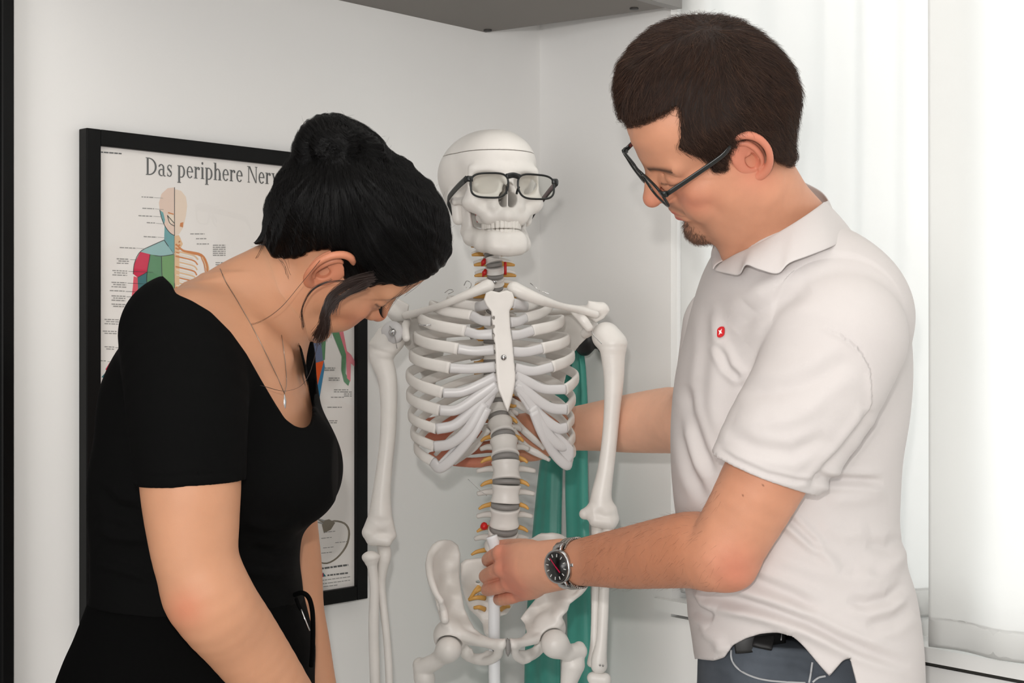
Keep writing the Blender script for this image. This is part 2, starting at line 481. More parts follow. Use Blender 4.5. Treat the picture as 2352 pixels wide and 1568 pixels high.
# sheer curtains
def sheer(name):
    mm = bpy.data.materials.new(name); mm.use_nodes = True; nt = mm.node_tree; nt.nodes.remove(nt.nodes['Principled BSDF'])
    a = nt.nodes.new('ShaderNodeBsdfTranslucent'); a.inputs[0].default_value = (0.93, 0.93, 0.92, 1)
    b = nt.nodes.new('ShaderNodeBsdfDiffuse'); b.inputs[0].default_value = (0.9, 0.9, 0.89, 1)
    c = nt.nodes.new('ShaderNodeBsdfTransparent')
    m1 = nt.nodes.new('ShaderNodeMixShader'); m1.inputs[0].default_value = 0.45
    m2 = nt.nodes.new('ShaderNodeMixShader'); m2.inputs[0].default_value = 0.10
    nt.links.new(a.outputs[0], m1.inputs[1]); nt.links.new(b.outputs[0], m1.inputs[2])
    nt.links.new(m1.outputs[0], m2.inputs[1]); nt.links.new(c.outputs[0], m2.inputs[2])
    nt.links.new(m2.outputs[0], nt.nodes['Material Output'].inputs[0])
    return mm
M['sheer'] = sheer('white_sheer_voile')
def curtain(t0, t1, off, zb, zt, folds, seed, amp=0.010):
    rs = np.random.RandomState(seed); nt_, nz = 260, 40
    t = np.linspace(0, 1, nt_)
    ph = np.interp(t, np.linspace(0, 1, folds + 1), np.cumsum(rs.uniform(0.6, 1.5, folds + 1)) / 1.05)
    A = np.interp(t, np.linspace(0, 1, 9), rs.uniform(0.45, 1.0, 9))
    V = []
    for k in range(nz):
        s = k / (nz - 1)
        g = 1 + 0.15 * math.sin(3 * s + seed)
        o = off + amp * g * A * np.sin(2 * np.pi * (ph + 0.06 * math.sin(2.2 * s)))
        zz = zt + (np.interp(t, np.linspace(0, 1, len(zb)), zb) - zt) * s
        V.append(CORN + (t0 + (t1 - t0) * t)[:, None] * DR + o[:, None] * NR + zz[:, None] * UP)
    V = np.concatenate(V)
    Q = np.array([(k * nt_ + i, k * nt_ + i + 1, (k + 1) * nt_ + i + 1, (k + 1) * nt_ + i) for k in range(nz - 1) for i in range(nt_ - 1)])
    return V, Q
TB = wall_t(2240)
for nm, t0, t1, off, zb, fo, sd, lab in (
        ('sheer_curtain', TW0 + 0.006, TB + 0.02, -0.022, (0.932, 0.932, 0.932, 0.952, 0.977), 6, 3, 'white sheer curtain panel hanging behind the man in the white polo shirt'),
        ('sheer_curtain', TB - 0.06, TW1 - 0.02, 0.022, (0.926, 0.923, 0.926, 0.926), 7, 8, 'white sheer curtain panel at the right edge, overlapping the other panel above the sill')):
    V, Q = curtain(t0, t1, off, zb, ZW - 0.02, fo, sd)
    o = tag(link(nm, mesh_np(nm, V, Q), M['sheer']), lab, 'curtain', 'sheer curtains at the window')
    h = o.modifiers.new('cloth', 'SOLIDIFY'); h.thickness = 0.0006
    nz = 40; n_ = 260
    hem = V[(nz - 1) * n_:]
    P = hem[::4] + NR * 0.0
    hv, hq = tube_vq(P, 0.022, 0.0016, ref=UP, nseg=8); hv = hv + UP * 0.02
    MB().add(hv, hq).build('hem', M['sheer'], o)

# black door at the left edge of the picture
t_a = wall_t(34, NL, 0.03); t_b = wall_t(3, NL, 0.03)
door = MB(); wbox(door, NL, DL, t_a, t_b, 0, 2.2, 0, 0.03)
door = tag(door.build('door_1', M['blackwood'], smooth=False), kind='structure'); bevel(door, 0.003)
m = MB(); wbox(m, NL, DL, t_b + 0.0005, t_b + 0.9, 0.01, 2.15, 0.002, 0.022); m.build('door_leaf', mk('dark_maroon_door', (34, 20, 24), 0.4), door, False)

# ------------------------------------------------------------------ grey wall cabinet in the corner, seen from below
M['grey_melamine'] = mk('grey_melamine', (112, 107, 102), 0.55, bump=(300, 0.05))
M['grey_edge'] = mk('grey_melamine_front', (120, 117, 114), 0.4)
A0 = W(1115, 75, 2.74); C0 = W(1541, 17, 2.74 * 709 / 767.0)
dep = (C0 - A0) * [1, 1, 0]; ln = np.linalg.norm(dep); dep /= ln
B0 = A0 + DL * 0.95
zb = A0[2]
def prism(P, z0, z1):
    V = [np.array([p[0], p[1], z]) for z in (z0, z1) for p in P]; n = len(P)
    return V, [tuple(range(n - 1, -1, -1)), tuple(range(n, 2 * n))] + [(i, (i + 1) % n, (i + 1) % n + n, i + n) for i in range(n)]
cab = tag(MB().add(*prism([A0, B0, B0 + dep * (ln - 0.004), A0 + dep * (ln - 0.004)][::-1], zb, 2.44)).build('wall_cabinet', M['grey_melamine'], smooth=False),
          'grey wall cabinet high in the room corner, seen from below', 'cabinet'); bevel(cab, 0.0015)
P = [A0 + dep * ln, B0 + dep * ln, B0 + dep * (ln + 0.019), A0 + dep * (ln + 0.019)]
P[0] = P[0] - DL * 0.004; P[3] = P[3] - DL * 0.004
dr_ = MB().add(*prism(P[::-1], zb - 0.004, 2.44)).build('cabinet_door', M['grey_edge'], cab, False); bevel(dr_, 0.001)
for q in (A0 + dep * 0.02 + DL * 0.018, A0 + dep * (ln - 0.05) + DL * 0.03):
    MB().add(*disc_vq(q + [0, 0, -0.001], (0, 0, 1), 0.0075, 0.003)).build('screw_cap', mk('dark_cap', (52, 50, 48), 0.5), cab)

# ------------------------------------------------------------------ framed nerve chart on the left wall
FO = 0.022
pTL = on_wall(199, 293, FO); pBR = on_wall(845, 1374, FO)
uTL, uBR = (pTL - CORN) @ DL, (pBR - CORN) @ DL
pU = lambda px, py: on_wall(px, py, FO)
t0, t1 = uBR, uTL
zt_, zb_ = pTL[2], pBR[2]
fw = 0.0235
fr = empty('framed_chart', CORN + DL * (t0 + t1) / 2 + UP * zb_, 'black framed anatomy chart of the peripheral nerves on the left wall', 'poster')
def bar(a0, a1, z0, z1):
    m = MB(); wbox(m, NL, DL, a0, a1, z0, z1, 0.001, FO); o = m.build('frame_bar', M['blackwood'], fr, False); bevel(o, 0.0014)
bar(t0, t0 + fw, zb_, zt_); bar(t1 - fw, t1, zb_, zt_); bar(t0 + fw, t1 - fw, zt_ - fw, zt_); bar(t0 + fw, t1 - fw, zb_, zb_ + fw)
PO = 0.014                                       # the printed sheet lies this far off the wall
CH = MB(); cmats = []
def cm(rgb, rough=0.6):
    mm = mk('chart_ink_%d_%d_%d' % rgb, rgb, rough, spec=0.2); cmats.append(mm); return len(cmats) - 1
paper = cm((236, 234, 231))
wbox(CH, NL, DL, t0 + fw * 0.9, t1 - fw * 0.9, zb_ + fw * 0.9, zt_ - fw * 0.9, 0.004, PO, paper)
lay = [0]
def ink(P, c, dz=None):
    """flat patch printed on the sheet; outline in photograph pixels"""
    lay[0] += 1
    o = PO + 0.00008 + 0.000012 * (lay[0] % 60 if dz is None else dz)
    V = [on_wall(x, y, o) for x, y in P]
    a = sum(P[i][0] * P[(i + 1) % len(P)][1] - P[(i + 1) % len(P)][0] * P[i][1] for i in range(len(P)))
    f = tuple(range(len(P))); CH.add(V, [f[::-1] if a > 0 else f], c)
def inkline(P, wd, c, dz=None):
    P = np.asarray(P, float); T = np.gradient(P, axis=0); T /= np.linalg.norm(T, axis=1)[:, None] + 1e-9
    N = np.stack([-T[:, 1], T[:, 0]], 1) * np.broadcast_to(np.asarray(wd) / 2.0, (len(P),))[:, None]
    for i in range(len(P) - 1): ink([P[i] - N[i], P[i + 1] - N[i + 1], P[i + 1] + N[i + 1], P[i] + N[i]], c, dz)
c_skin = cm((228, 205, 190)); c_skin2 = cm((232, 214, 196)); c_teal = cm((110, 166, 170)); c_lteal = cm((150, 190, 190)); c_pink = cm((205, 45, 80)); c_pink2 = cm((222, 92, 108))
c_green = cm((92, 142, 104)); c_green2 = cm((112, 158, 104)); c_dteal = cm((66, 118, 122)); c_bteal = cm((30, 112, 122)); c_or = cm((206, 132, 78)); c_pe = cm((226, 190, 150))
c_line = cm((62, 66, 66)); c_lab = cm((150, 150, 148)); c_bone = cm((235, 222, 204)); c_orange = cm((232, 92, 30)); c_blue = cm((62, 134, 178)); c_purp = cm((104, 116, 146)); c_rose = cm((226, 128, 140)); c_brown = cm((128, 120, 106)); c_t = cm((96, 98, 98))
ink([(401, 430), (385, 432), (371, 445), (365, 466), (367, 484), (371, 500), (379, 519), (390, 534), (401, 541)], c_skin)
ink([(401, 434), (416, 438), (427, 452), (430, 472), (427, 496), (421, 522), (411, 538), (401, 541)], c_skin2)
ink([(384, 494), (398, 490), (400, 510), (397, 512), (388, 518)], c_bone)
ink([(367, 482), (375, 488), (379, 505), (377, 517), (371, 502)], c_teal)
ink([(378, 519), (390, 534), (401, 541), (401, 583), (387, 566), (377, 551)], c_teal)
ink([(377, 551), (387, 566), (399, 583), (393, 587), (370, 588), (345, 584), (322, 578), (350, 563)], c_lteal)
ink([(322, 578), (345, 584), (341, 606), (338, 625), (316, 637), (306, 629), (309, 604)], c_pink)
ink([(371, 588), (400, 584), (400, 680), (378, 700), (373, 650)], c_green2)
ink([(345, 584), (371, 588), (373, 650), (378, 700), (352, 730), (343, 690), (337, 655), (338, 625)], c_green)
ink([(307, 634), (316, 637), (317, 662), (312, 690), (296, 727), (301, 692), (305, 660)], c_pink2)
ink([(316, 637), (338, 625), (337, 655), (334, 690), (330, 712), (312, 690), (317, 662)], c_dteal)
ink([(312, 690), (330, 708), (322, 745), (300, 795), (278, 840), (262, 846), (266, 824), (280, 785), (290, 752), (296, 727)], c_bteal)
ink([(266, 824), (266, 840), (246, 852), (242, 848), (252, 832)], c_pink)
ink([(246, 851), (258, 848), (252, 862), (240, 868), (233, 866)], c_bteal)
for P in ([(401, 430), (401, 690)], [(371, 588), (373, 650), (379, 700)], [(345, 584), (337, 640), (343, 690)], [(377, 551), (399, 583)], [(345, 585), (370, 588), (399, 584)], [(316, 637), (338, 625)], [(306, 629), (309, 604), (322, 578), (350, 563), (377, 551)], [(384, 494), (400, 512)], [(296, 727), (312, 690), (332, 706)],
          [(367, 482), (371, 500), (379, 519), (390, 534), (401, 541)]):
    inkline(crom(P, 14), 1.5, c_line)
ink([(401, 541), (411, 540), (420, 560), (412, 575), (412, 676), (401, 676)], c_pe)
inkline(crom([(404, 560), (420, 575), (440, 580), (462, 586), (474, 604), (478, 640)], 16), [2.5 + 4 * math.sin(3.0 * i / 15) for i in range(16)], c_or)
for k in range(8):
    y = 580 + k * 12
    inkline(crom([(403, y - 4), (425, y + 1), (446, y + 7), (455 - k, y + 16)], 10), 3.2, c_or if k % 2 else c_pe)
    inkline(crom([(405, y + 3), (424, y + 7), (444, y + 13)], 8), 2.4, c_bone)
for k in range(4): inkline(crom([(462 + 2 * k, 590), (470 + 3 * k, 612), (474 + 2 * k, 650)], 8), 2.0, (c_or, c_pe)[k % 2])
for k in range(5): inkline(crom([(403, 545 + 8 * k), (409, 548 + 8 * k), (414, 546 + 8 * k)], 6), 3.5, c_or)
ink([(414, 512), (421, 510), (420, 522), (413, 520)], c_or)
inkline([(386, 488), (399, 492)], 2.5, c_or); inkline(crom([(385, 496), (390, 512), (401, 519)], 8), 1.4, c_line)
# right-hand figure, only its edge shows past the woman
ink([(700, 770), (735, 760), (742, 828), (716, 836)], c_purp); ink([(735, 760), (749, 768), (746, 826), (742, 828)], c_green)
ink([(714, 836), (744, 828), (728, 890), (717, 940)], c_orange); ink([(744, 828), (746, 842), (739, 884), (727, 956), (718, 948), (728, 890)], c_blue)
ink([(762, 762), (772, 740), (795, 812), (794, 858), (804, 874), (800, 886), (790, 876), (784, 850), (785, 818)], c_green)
ink([(772, 740), (785, 742), (797, 806), (806, 814), (823, 843), (816, 843), (806, 834), (805, 876), (797, 868), (795, 814)], c_rose)
inkline(crom([(722, 1186), (745, 1200), (770, 1196), (793, 1203), (802, 1222), (796, 1252), (776, 1279), (752, 1293), (728, 1290)], 26), [2.5 + 2 * math.sin(math.pi * i / 25) for i in range(26)], c_brown)
ink([(738, 1196), (756, 1192), (770, 1200), (760, 1216), (744, 1224), (740, 1208)], c_brown)
inkline([(700, 1183), (745, 1196)], 4, c_lab); inkline([(700, 1192), (742, 1202)], 3, c_lab)
def words(x0, x1, y, sl, h=2.2, c=c_lab, seed=0):
    rs = np.random.RandomState(int(x0 * 7 + y * 3) % 9999); x = x0
    while x < x1:
        wd = rs.uniform(4, 12); xe = min(x + wd, x1)
        inkline([(x, y + (x - x0) * sl), (xe, y + (xe - x0) * sl)], h, c); x = xe + 1.6
for x0, x1, y in ((325, 352, 452), (327, 354, 478), (318, 350, 495), (337, 356, 511), (330, 360, 543), (275, 311, 568)): words(x0, x1, y, 0.05); inkline([(x1 + 2, y + 1.5), (x1 + 22, y + 3)], 0.8, c_lab)
for x0, x1, y, n in ((268, 296, 594, 3), (258, 292, 621, 3), (256, 290, 648, 3), (252, 286, 667, 1), (256, 288, 679, 3), (256, 288, 698, 2), (240, 273, 733, 3), (236, 268, 760, 2), (240, 262, 796, 2), (230, 244, 828, 1)):
    for k in range(n): words(x0 + (k % 2) * 4, x1, y + 5 * k, 0.04)
    inkline([(x1 + 3, y + 2), (x1 + 60, y + 4)], 0.8, c_line)
for x0, x1, y, n in ((437, 470, 537, 1), (450, 474, 548, 1), (452, 480, 560, 1), (489, 518, 563, 6), (495, 520, 603, 2), (767, 800, 895, 2), (760, 790, 912, 1), (752, 785, 935, 1), (745, 775, 966, 2), (742, 772, 1012, 1), (790, 808, 900, 3), (755, 780, 868, 2), (745, 770, 845, 2)):
    for k in range(n): words(x0, x1, y + 4.6 * k, 0.0)
words(232, 280, 349, 0.08, 3.0, c_t)
for x0, x1, y in ((745, 770, 1222), (738, 762, 1236), (770, 800, 1246), (742, 766, 1258), (738, 764, 1270)): words(x0, x1, y, -0.1, 1.6)
words(734, 800, 1306, -0.14, 4.2, c_t); words(752, 800, 1321, -0.12, 3.6, c_t)
for y in (1333, 1341, 1348): words(735, 804 if y < 1345 else 775, y, -0.13, 1.8)
ink([(735, 1327), (742, 1314), (743, 1324)], c_pink); ink([(742, 1314), (749, 1323), (743, 1324)], c_bteal)
CH.build('chart_print', cmats, fr, False)
# title lettering in a serif face, every letter drawn from stems, bowls and serifs
def arc(cx, cy, rx, ry, a0, a1, tx=0.102, ty=0.04, n=16):
    A = np.radians(np.linspace(a0, a1, n)); o = [(cx + rx * math.cos(a), cy + ry * math.sin(a)) for a in A]; i = [(cx + (rx - tx) * math.cos(a), cy + (ry - ty) * math.sin(a)) for a in A]
    return [[o[k], o[k + 1], i[k + 1], i[k]] for k in range(n - 1)]
def rc(x0, y0, x1, y1): return [[(x0, y0), (x1, y0), (x1, y1), (x0, y1)]]
def stem(x, y0, y1, s0=1, s1=1, wd=0.102, e=0.055):
    r = rc(x, y0, x + wd, y1)
    if s0: r += rc(x - e, y0, x + wd + e, y0 + 0.028)
    if s1: r += rc(x - e, y1 - 0.028, x + wd + (e if s1 > 1 else 0), y1)
    return r
GL = {'D': (stem(0.09, 0, 0.68, 1, 2) + arc(0.2, 0.34, 0.44, 0.34, -90, 90, 0.1) + rc(0.1, 0.646, 0.22, 0.68) + rc(0.1, 0, 0.22, 0.034), 0.70),
      'N': (stem(0.09, 0, 0.68, 1, 0, 0.045) + rc(0.02, 0.65, 0.2, 0.68) + stem(0.56, 0, 0.68, 0, 2, 0.045) + [[(0.10, 0.68), (0.20, 0.68), (0.605, 0), (0.54, 0)]], 0.70),
      'a': (arc(0.2, 0.135, 0.17, 0.145, 60, 300, 0.085) + arc(0.2, 0.32, 0.17, 0.15, 0, 165, 0.085) + rc(0.285, 0.04, 0.37, 0.33) + rc(0.18, 0.245, 0.3, 0.275) + arc(0.40, 0.06, 0.1, 0.07, 180, 300, 0.06), 0.48),
      's': (arc(0.185, 0.345, 0.13, 0.125, 30, 250, 0.06, 0.035) + arc(0.185, 0.125, 0.14, 0.135, -150, 85, 0.065, 0.035) + [[(0.10, 0.29), (0.16, 0.33), (0.28, 0.19), (0.22, 0.15)]] + rc(0.285, 0.33, 0.31, 0.46) + rc(0.05, 0.01, 0.075, 0.15), 0.38),
      'p': (stem(0.07, -0.22, 0.47, 1, 1) + arc(0.24, 0.235, 0.22, 0.245, -110, 130, 0.09), 0.52),
      'e': (arc(0.225, 0.235, 0.19, 0.245, 0, 320, 0.085) + rc(0.09, 0.235, 0.41, 0.268), 0.45),
      'r': (stem(0.07, 0, 0.47, 1, 1) + arc(0.27, 0.33, 0.12, 0.145, 50, 165, 0.05) + arc(0.31, 0.40, 0.055, 0.055, 0, 360, 0.05, 0.05), 0.40),
      'i': (stem(0.07, 0, 0.47, 1, 1) + arc(0.112, 0.63, 0.055, 0.055, 0, 360, 0.052, 0.052), 0.25),
      'h': (stem(0.07, 0, 0.70, 1, 1) + arc(0.26, 0.30, 0.16, 0.175, 0, 150, 0.085) + stem(0.335, 0, 0.31, 1, 0), 0.52),
      'n': (stem(0.07, 0, 0.47, 1, 1) + arc(0.26, 0.30, 0.16, 0.175, 0, 150, 0.085) + stem(0.335, 0, 0.31, 1, 0), 0.52),
      'm': (stem(0.07, 0, 0.47, 1, 1) + arc(0.24, 0.30, 0.15, 0.175, 0, 150, 0.085) + stem(0.305, 0, 0.31, 1, 0) + arc(0.47, 0.30, 0.15, 0.175, 0, 150, 0.085) + stem(0.535, 0, 0.31, 1, 0), 0.72),
      't': (stem(0.11, 0.05, 0.6, 0, 0) + rc(0.04, 0.44, 0.3, 0.47) + arc(0.24, 0.07, 0.13, 0.075, 180, 320, 0.085), 0.33),
      'y': ([[(0.05, 0.47), (0.15, 0.47), (0.275, 0.0), (0.2, 0.0)], [(0.38, 0.47), (0.42, 0.47), (0.2, -0.2), (0.16, -0.2)]] + rc(0.0, 0.442, 0.2, 0.47) + rc(0.31, 0.442, 0.47, 0.47) + arc(0.12, -0.16, 0.07, 0.05, 0, 360, 0.06, 0.05), 0.47),
      'v': ([[(0.05, 0.47), (0.15, 0.47), (0.285, 0.0), (0.225, 0.0)], [(0.38, 0.47), (0.42, 0.47), (0.265, 0.0), (0.235, 0.0)]] + rc(0.0, 0.442, 0.2, 0.47) + rc(0.31, 0.442, 0.47, 0.47), 0.47), ' ': ([], 0.24)}
TM = MB(); pA = on_wall(333, 401, PO); pB = on_wall(655, 425.5, PO)
ua, ub = (pA - CORN) @ DL, (pB - CORN) @ DL
adv = sum(GL[c][1] for c in 'Das periphere Nerve'); em = (ua - ub) / adv; emv = 0.039 * 0.0 + 40.0 / F * pA[1] / 0.68
x = 0; seq = 'Das periphere Nervensystem'; k = 0
for ch in seq:
    for q in GL[ch][0]:
        k += 1
        V = [CORN + DL * (ua - (x + a) * em) + UP * (pA[2] + (pB[2] - pA[2]) * (x / adv) + b * emv) + NL * (PO + 0.0006 + 0.000008 * (k % 40)) for a, b in q]
        if (V[2][2] - V[0][2]) is None: pass
        a2 = sum(q[i][0] * q[(i + 1) % 4][1] - q[(i + 1) % 4][0] * q[i][1] for i in range(4))
        TM.add(V, [(0, 1, 2, 3) if a2 > 0 else (3, 2, 1, 0)])
    x += GL[ch][1]
TM.build('title_lettering', mk('dark_grey_print', (92, 94, 94), 0.6, spec=0.2), fr, False)
m = MB(); wbox(m, NL, DL, t0 + fw * 0.9, t1 - fw * 0.9, zb_ + fw * 0.9, zt_ - fw * 0.9, PO + 0.0022, PO + 0.0036)
m.build('glass_pane', glass_mat('picture_glass', (.995, .99, .987), rough=0.015), fr, False)
print('poster size', t1 - t0, zt_ - zb_)
# ------------------------------------------------------------------ anatomical skeleton on its stand
M['bone'] = mk('bone_white_plastic', (226, 222, 217), 0.4, bump=(120, 0.06, 0.0008), var=(30, 0.04), sss=0.0)
M['cart'] = mk('translucent_grey_cartilage', (206, 204, 204), 0.32, spec=0.5)
M['disc'] = mk('grey_disc_rubber', (138, 135, 132), 0.5)
M['nerve'] = mk('ochre_nerve_plastic', (212, 160, 82), 0.45)
M['red'] = mk('red_artery_plastic', (196, 18, 14), 0.4)
M['steel'] = mk('polished_steel', (190, 190, 190), 0.22, metal=1.0)
M['tooth'] = mk('tooth_white', (224, 220, 214), 0.4)
M['pole'] = mk('white_enamel_tube', (232, 234, 236), 0.3)
sk_root = empty('anatomical_skeleton', W(1140, 784, 2.33) * [1, 1, 0], 'white plastic human skeleton model on a pole stand between the two people', 'skeleton')

# --- skull
YAW = math.radians(17)
SO = W(1137, 427, 2.3)
SX = np.array([math.cos(YAW), math.sin(YAW), 0]); SF = np.array([math.sin(YAW), -math.cos(YAW), 0]); SU = UP
SKM = np.stack([SX, SF, SU])                        # rows
def skw(V): return SO + np.asarray(V) @ SKM
def sk(x, y, z): return np.array([x, y, z], float)
v = Vol((-.09, -.14, -.125), (.09, .1, .105), 0.0013)
v.u(ell(sk(0, -.033, .028), (.0715, .092, .063))); v.u(ell(sk(0, -.052, .018), (.0745, .074, .058)), .02)
v.u(ell(sk(0, -.07, -.02), (.055, .05, .04)), .02); v.u(ell(sk(0, -.02, -.03), (.045, .055, .025)), .02)
v.u(ell(sk(0, .018, .034), (.053, .046, .046)), .02); v.u(ell(sk(0, .036, -.03), (.038, .03, .042)), .012)
for s in (-1, 1):
    v.sub(ell(sk(s * .083, .03, .006), (.022, .03, .034)), .012)
for s in (-1, 1):
    v.u(cone(sk(s * .058, -.02, -.02), sk(s * .055, -.014, -.052), .015, .009), .01)
    v.u(cone(sk(s * .010, .064, .017), sk(s * .044, .048, .019), .0095, .008), .01)
    v.u(cone(sk(s * .0495, .045, .018), sk(s * .051, .043, -.016), .006, .007), .006)
    v.u(cone(sk(s * .047, .046, -.023), sk(s * .018, .06, -.022), .010, .009), .008)
    v.u(ell(sk(s * .049, .042, -.030), (.0155, .015, .0125)), .008)
    v.u(cone(sk(s * .046, .044, -.034), sk(s * .028, .054, -.048), .0115, .010), .008)
    v.u(cone(sk(s * .056, .034, -.027), sk(s * .066, .005, -.026), .0068, .005, (SX * 0 + [1, 0, 0], 1.5)), .006)
    v.u(cone(sk(s * .066, .005, -.026), sk(s * .064, -.02, -.02), .005, .0055, ([1, 0, 0], 1.5)), .006)
    v.chain([(s * .029, .03, -.052, .010), (s * .024, .052, -.053, .0105), (0, .066, -.052, .0105)], .006)
    v.u(cone(sk(s * .012, .058, -.005), sk(s * .019, .06, -.038), .006, .010), .006)
v.u(ell(sk(0, .044, -.048), (.028, .026, .016)), .008)
v.u(cone(sk(0, .062, .012), sk(0, .079, -.008), .0085, .0052, ([1, 0, 0], 0.8)), .008)
for s in (-1, 1):
    v.sub(ell(sk(s * .0325, .064, -.002), (.0198, .036, .0165), np.stack([[math.cos(.35 * s), math.sin(.35 * s), 0], [-math.sin(.35 * s), math.cos(.35 * s), 0], [0, 0, 1]])), .004)
    v.sub(ell(sk(s * .0058, .070, -.027), (.0088, .048, .0118)), .002)
    v.sub(cone(sk(s * .019, .030, -.006), sk(s * .027, .024, .006), .0026, .0034), .001)
v.sub(ell(sk(0, .070, -.014), (.0068, .045, .012)), .002)
v.u(rbox(sk(0, .050, -.026), (.0011, .018, .017), rnd=.0008))
cut = .0485
full = v.f.copy()
zz = (v.lo[2] + np.arange(v.n[2]) * v.h)[None, None, :] - cut - 0.02 * np.clip(-(v.lo[1] + np.arange(v.n[1]) * v.h), 0, 1)[None, :, None]
v.f = np.maximum(full, zz.astype(np.float32) + 0.0004)
V, Q = v.mesh(1); bake('skull', (skw(V), Q[:, ::-1]), M['bone'], sk_root)
v.f = np.maximum(full, -zz.astype(np.float32) + 0.0004)
V, Q = v.mesh(1); bake('skull_cap', (skw(V), Q[:, ::-1]), M['bone'], sk_root)
# mandible
v = Vol((-.07, -.04, -.125), (.07, .09, -.01), 0.0013)
for s in (-1, 1):
    v.chain([(0, .0675, -.0985, .0098), (s * .019, .0615, -.0975, .0102), (s * .031, .040, -.0925, .0108), (s * .040, .006, -.082, .0095), (s * .0435, -.014, -.071, .0085)], .013)
    v.chain([(0, .0655, -.0865, .0088), (s * .018, .058, -.086, .0092), (s * .028, .032, -.082, .008), (s * .037, .008, -.074, .007)], .013)
    v.u(cone(sk(s * .0430, -.006, -.070), sk(s * .050, -.010, -.032), .0165, .010, ([1, 0, 0], 2.4)), .006)
    v.u(cone(sk(s * .0425, .004, -.06), sk(s * .047, .010, -.030), .009, .005, ([1, 0, 0], 1.8)), .006)
v.u(ell(sk(0, .069, -.1015), (.017, .0075, .0085)), .010)
V, Q = v.mesh(1); bake('mandible', (skw(V), Q[:, ::-1]), M['bone'], sk_root)
for nm, zc, hh, sc in (('upper_teeth', -.0650, .0060, 1.0), ('lower_teeth', -.0765, .0050, .96)):
    v = Vol((-.036, .0, zc - .014), (.036, .08, zc + .014), 0.0007)
    for k in range(14):
        a = math.radians(-84 + 168 * k / 13.0)
        p = sk(.0272 * math.sin(a) * sc, .0275 + .0425 * math.cos(a) * sc, zc)
        tx = np.array([math.cos(a), -math.sin(a), 0]); ty = np.array([math.sin(a), math.cos(a), 0])
        big = 1.04 if 5 < k < 8 else (1.2 if k in (0, 1, 2, 11, 12, 13) else 0.95)
        v.u(rbox(p, (.0033 * big, .0034, hh), np.stack([tx, ty, [0, 0, 1]]), .0018), 0.0006)
    V, Q = v.mesh(1); bake(nm, (skw(V), Q[:, ::-1]), M['tooth'], sk_root)
for a, b, r in ((sk(-.036, .016, -.042), sk(-.031, .012, -.058), .0028), (sk(-.038, .018, -.04), sk(-.034, .02, -.05), .002)):
    MB().add(*tube_vq(crom([skw(a), skw((a + b) / 2 + [.002, 0, 0]), skw(b)], 8), [r * (0.6 + 0.4 * math.sin(3 * i / 7)) for i in range(8)], nseg=8)).build('red_vessel', M['red'], sk_root)

# --- spine
SPX = crom([(520, 1124, 2.335), (575, 1128, 2.325), (610, 1136, 2.32), (660, 1138, 2.335), (715, 1133, 2.375), (800, 1129, 2.395), (880, 1134, 2.39), (945, 1143, 2.365), (1002, 1156, 2.335), (1052, 1161, 2.315), (1107, 1163, 2.305), (1160, 1160, 2.305), (1212, 1157, 2.315), (1260, 1146, 2.335)], 200)
SPX = SPX[np.argsort(SPX[:, 0])]
def spine(py): return np.interp(py, SPX[:, 0], SPX[:, 1]), np.interp(py, SPX[:, 0], SPX[:, 2])
def spw(py, dx=0, dd=0): x, d = spine(py); return W(x + dx, py, d + dd)
idx_y = [(0, 538), (2, 574), (3, 596), (4, 620), (5, 645), (6, 669), (7, 694), (17, 943), (18, 982), (19, 1027), (20, 1080), (21, 1134), (22, 1186), (23, 1238)]
VY = np.interp(np.arange(24), [a for a, b in idx_y], [b for a, b in idx_y])
BR = np.interp(np.arange(24), [0, 4, 7, 12, 17, 19, 23], [.0125, .0145, .0135, .0145, .0185, .0225, .0245])
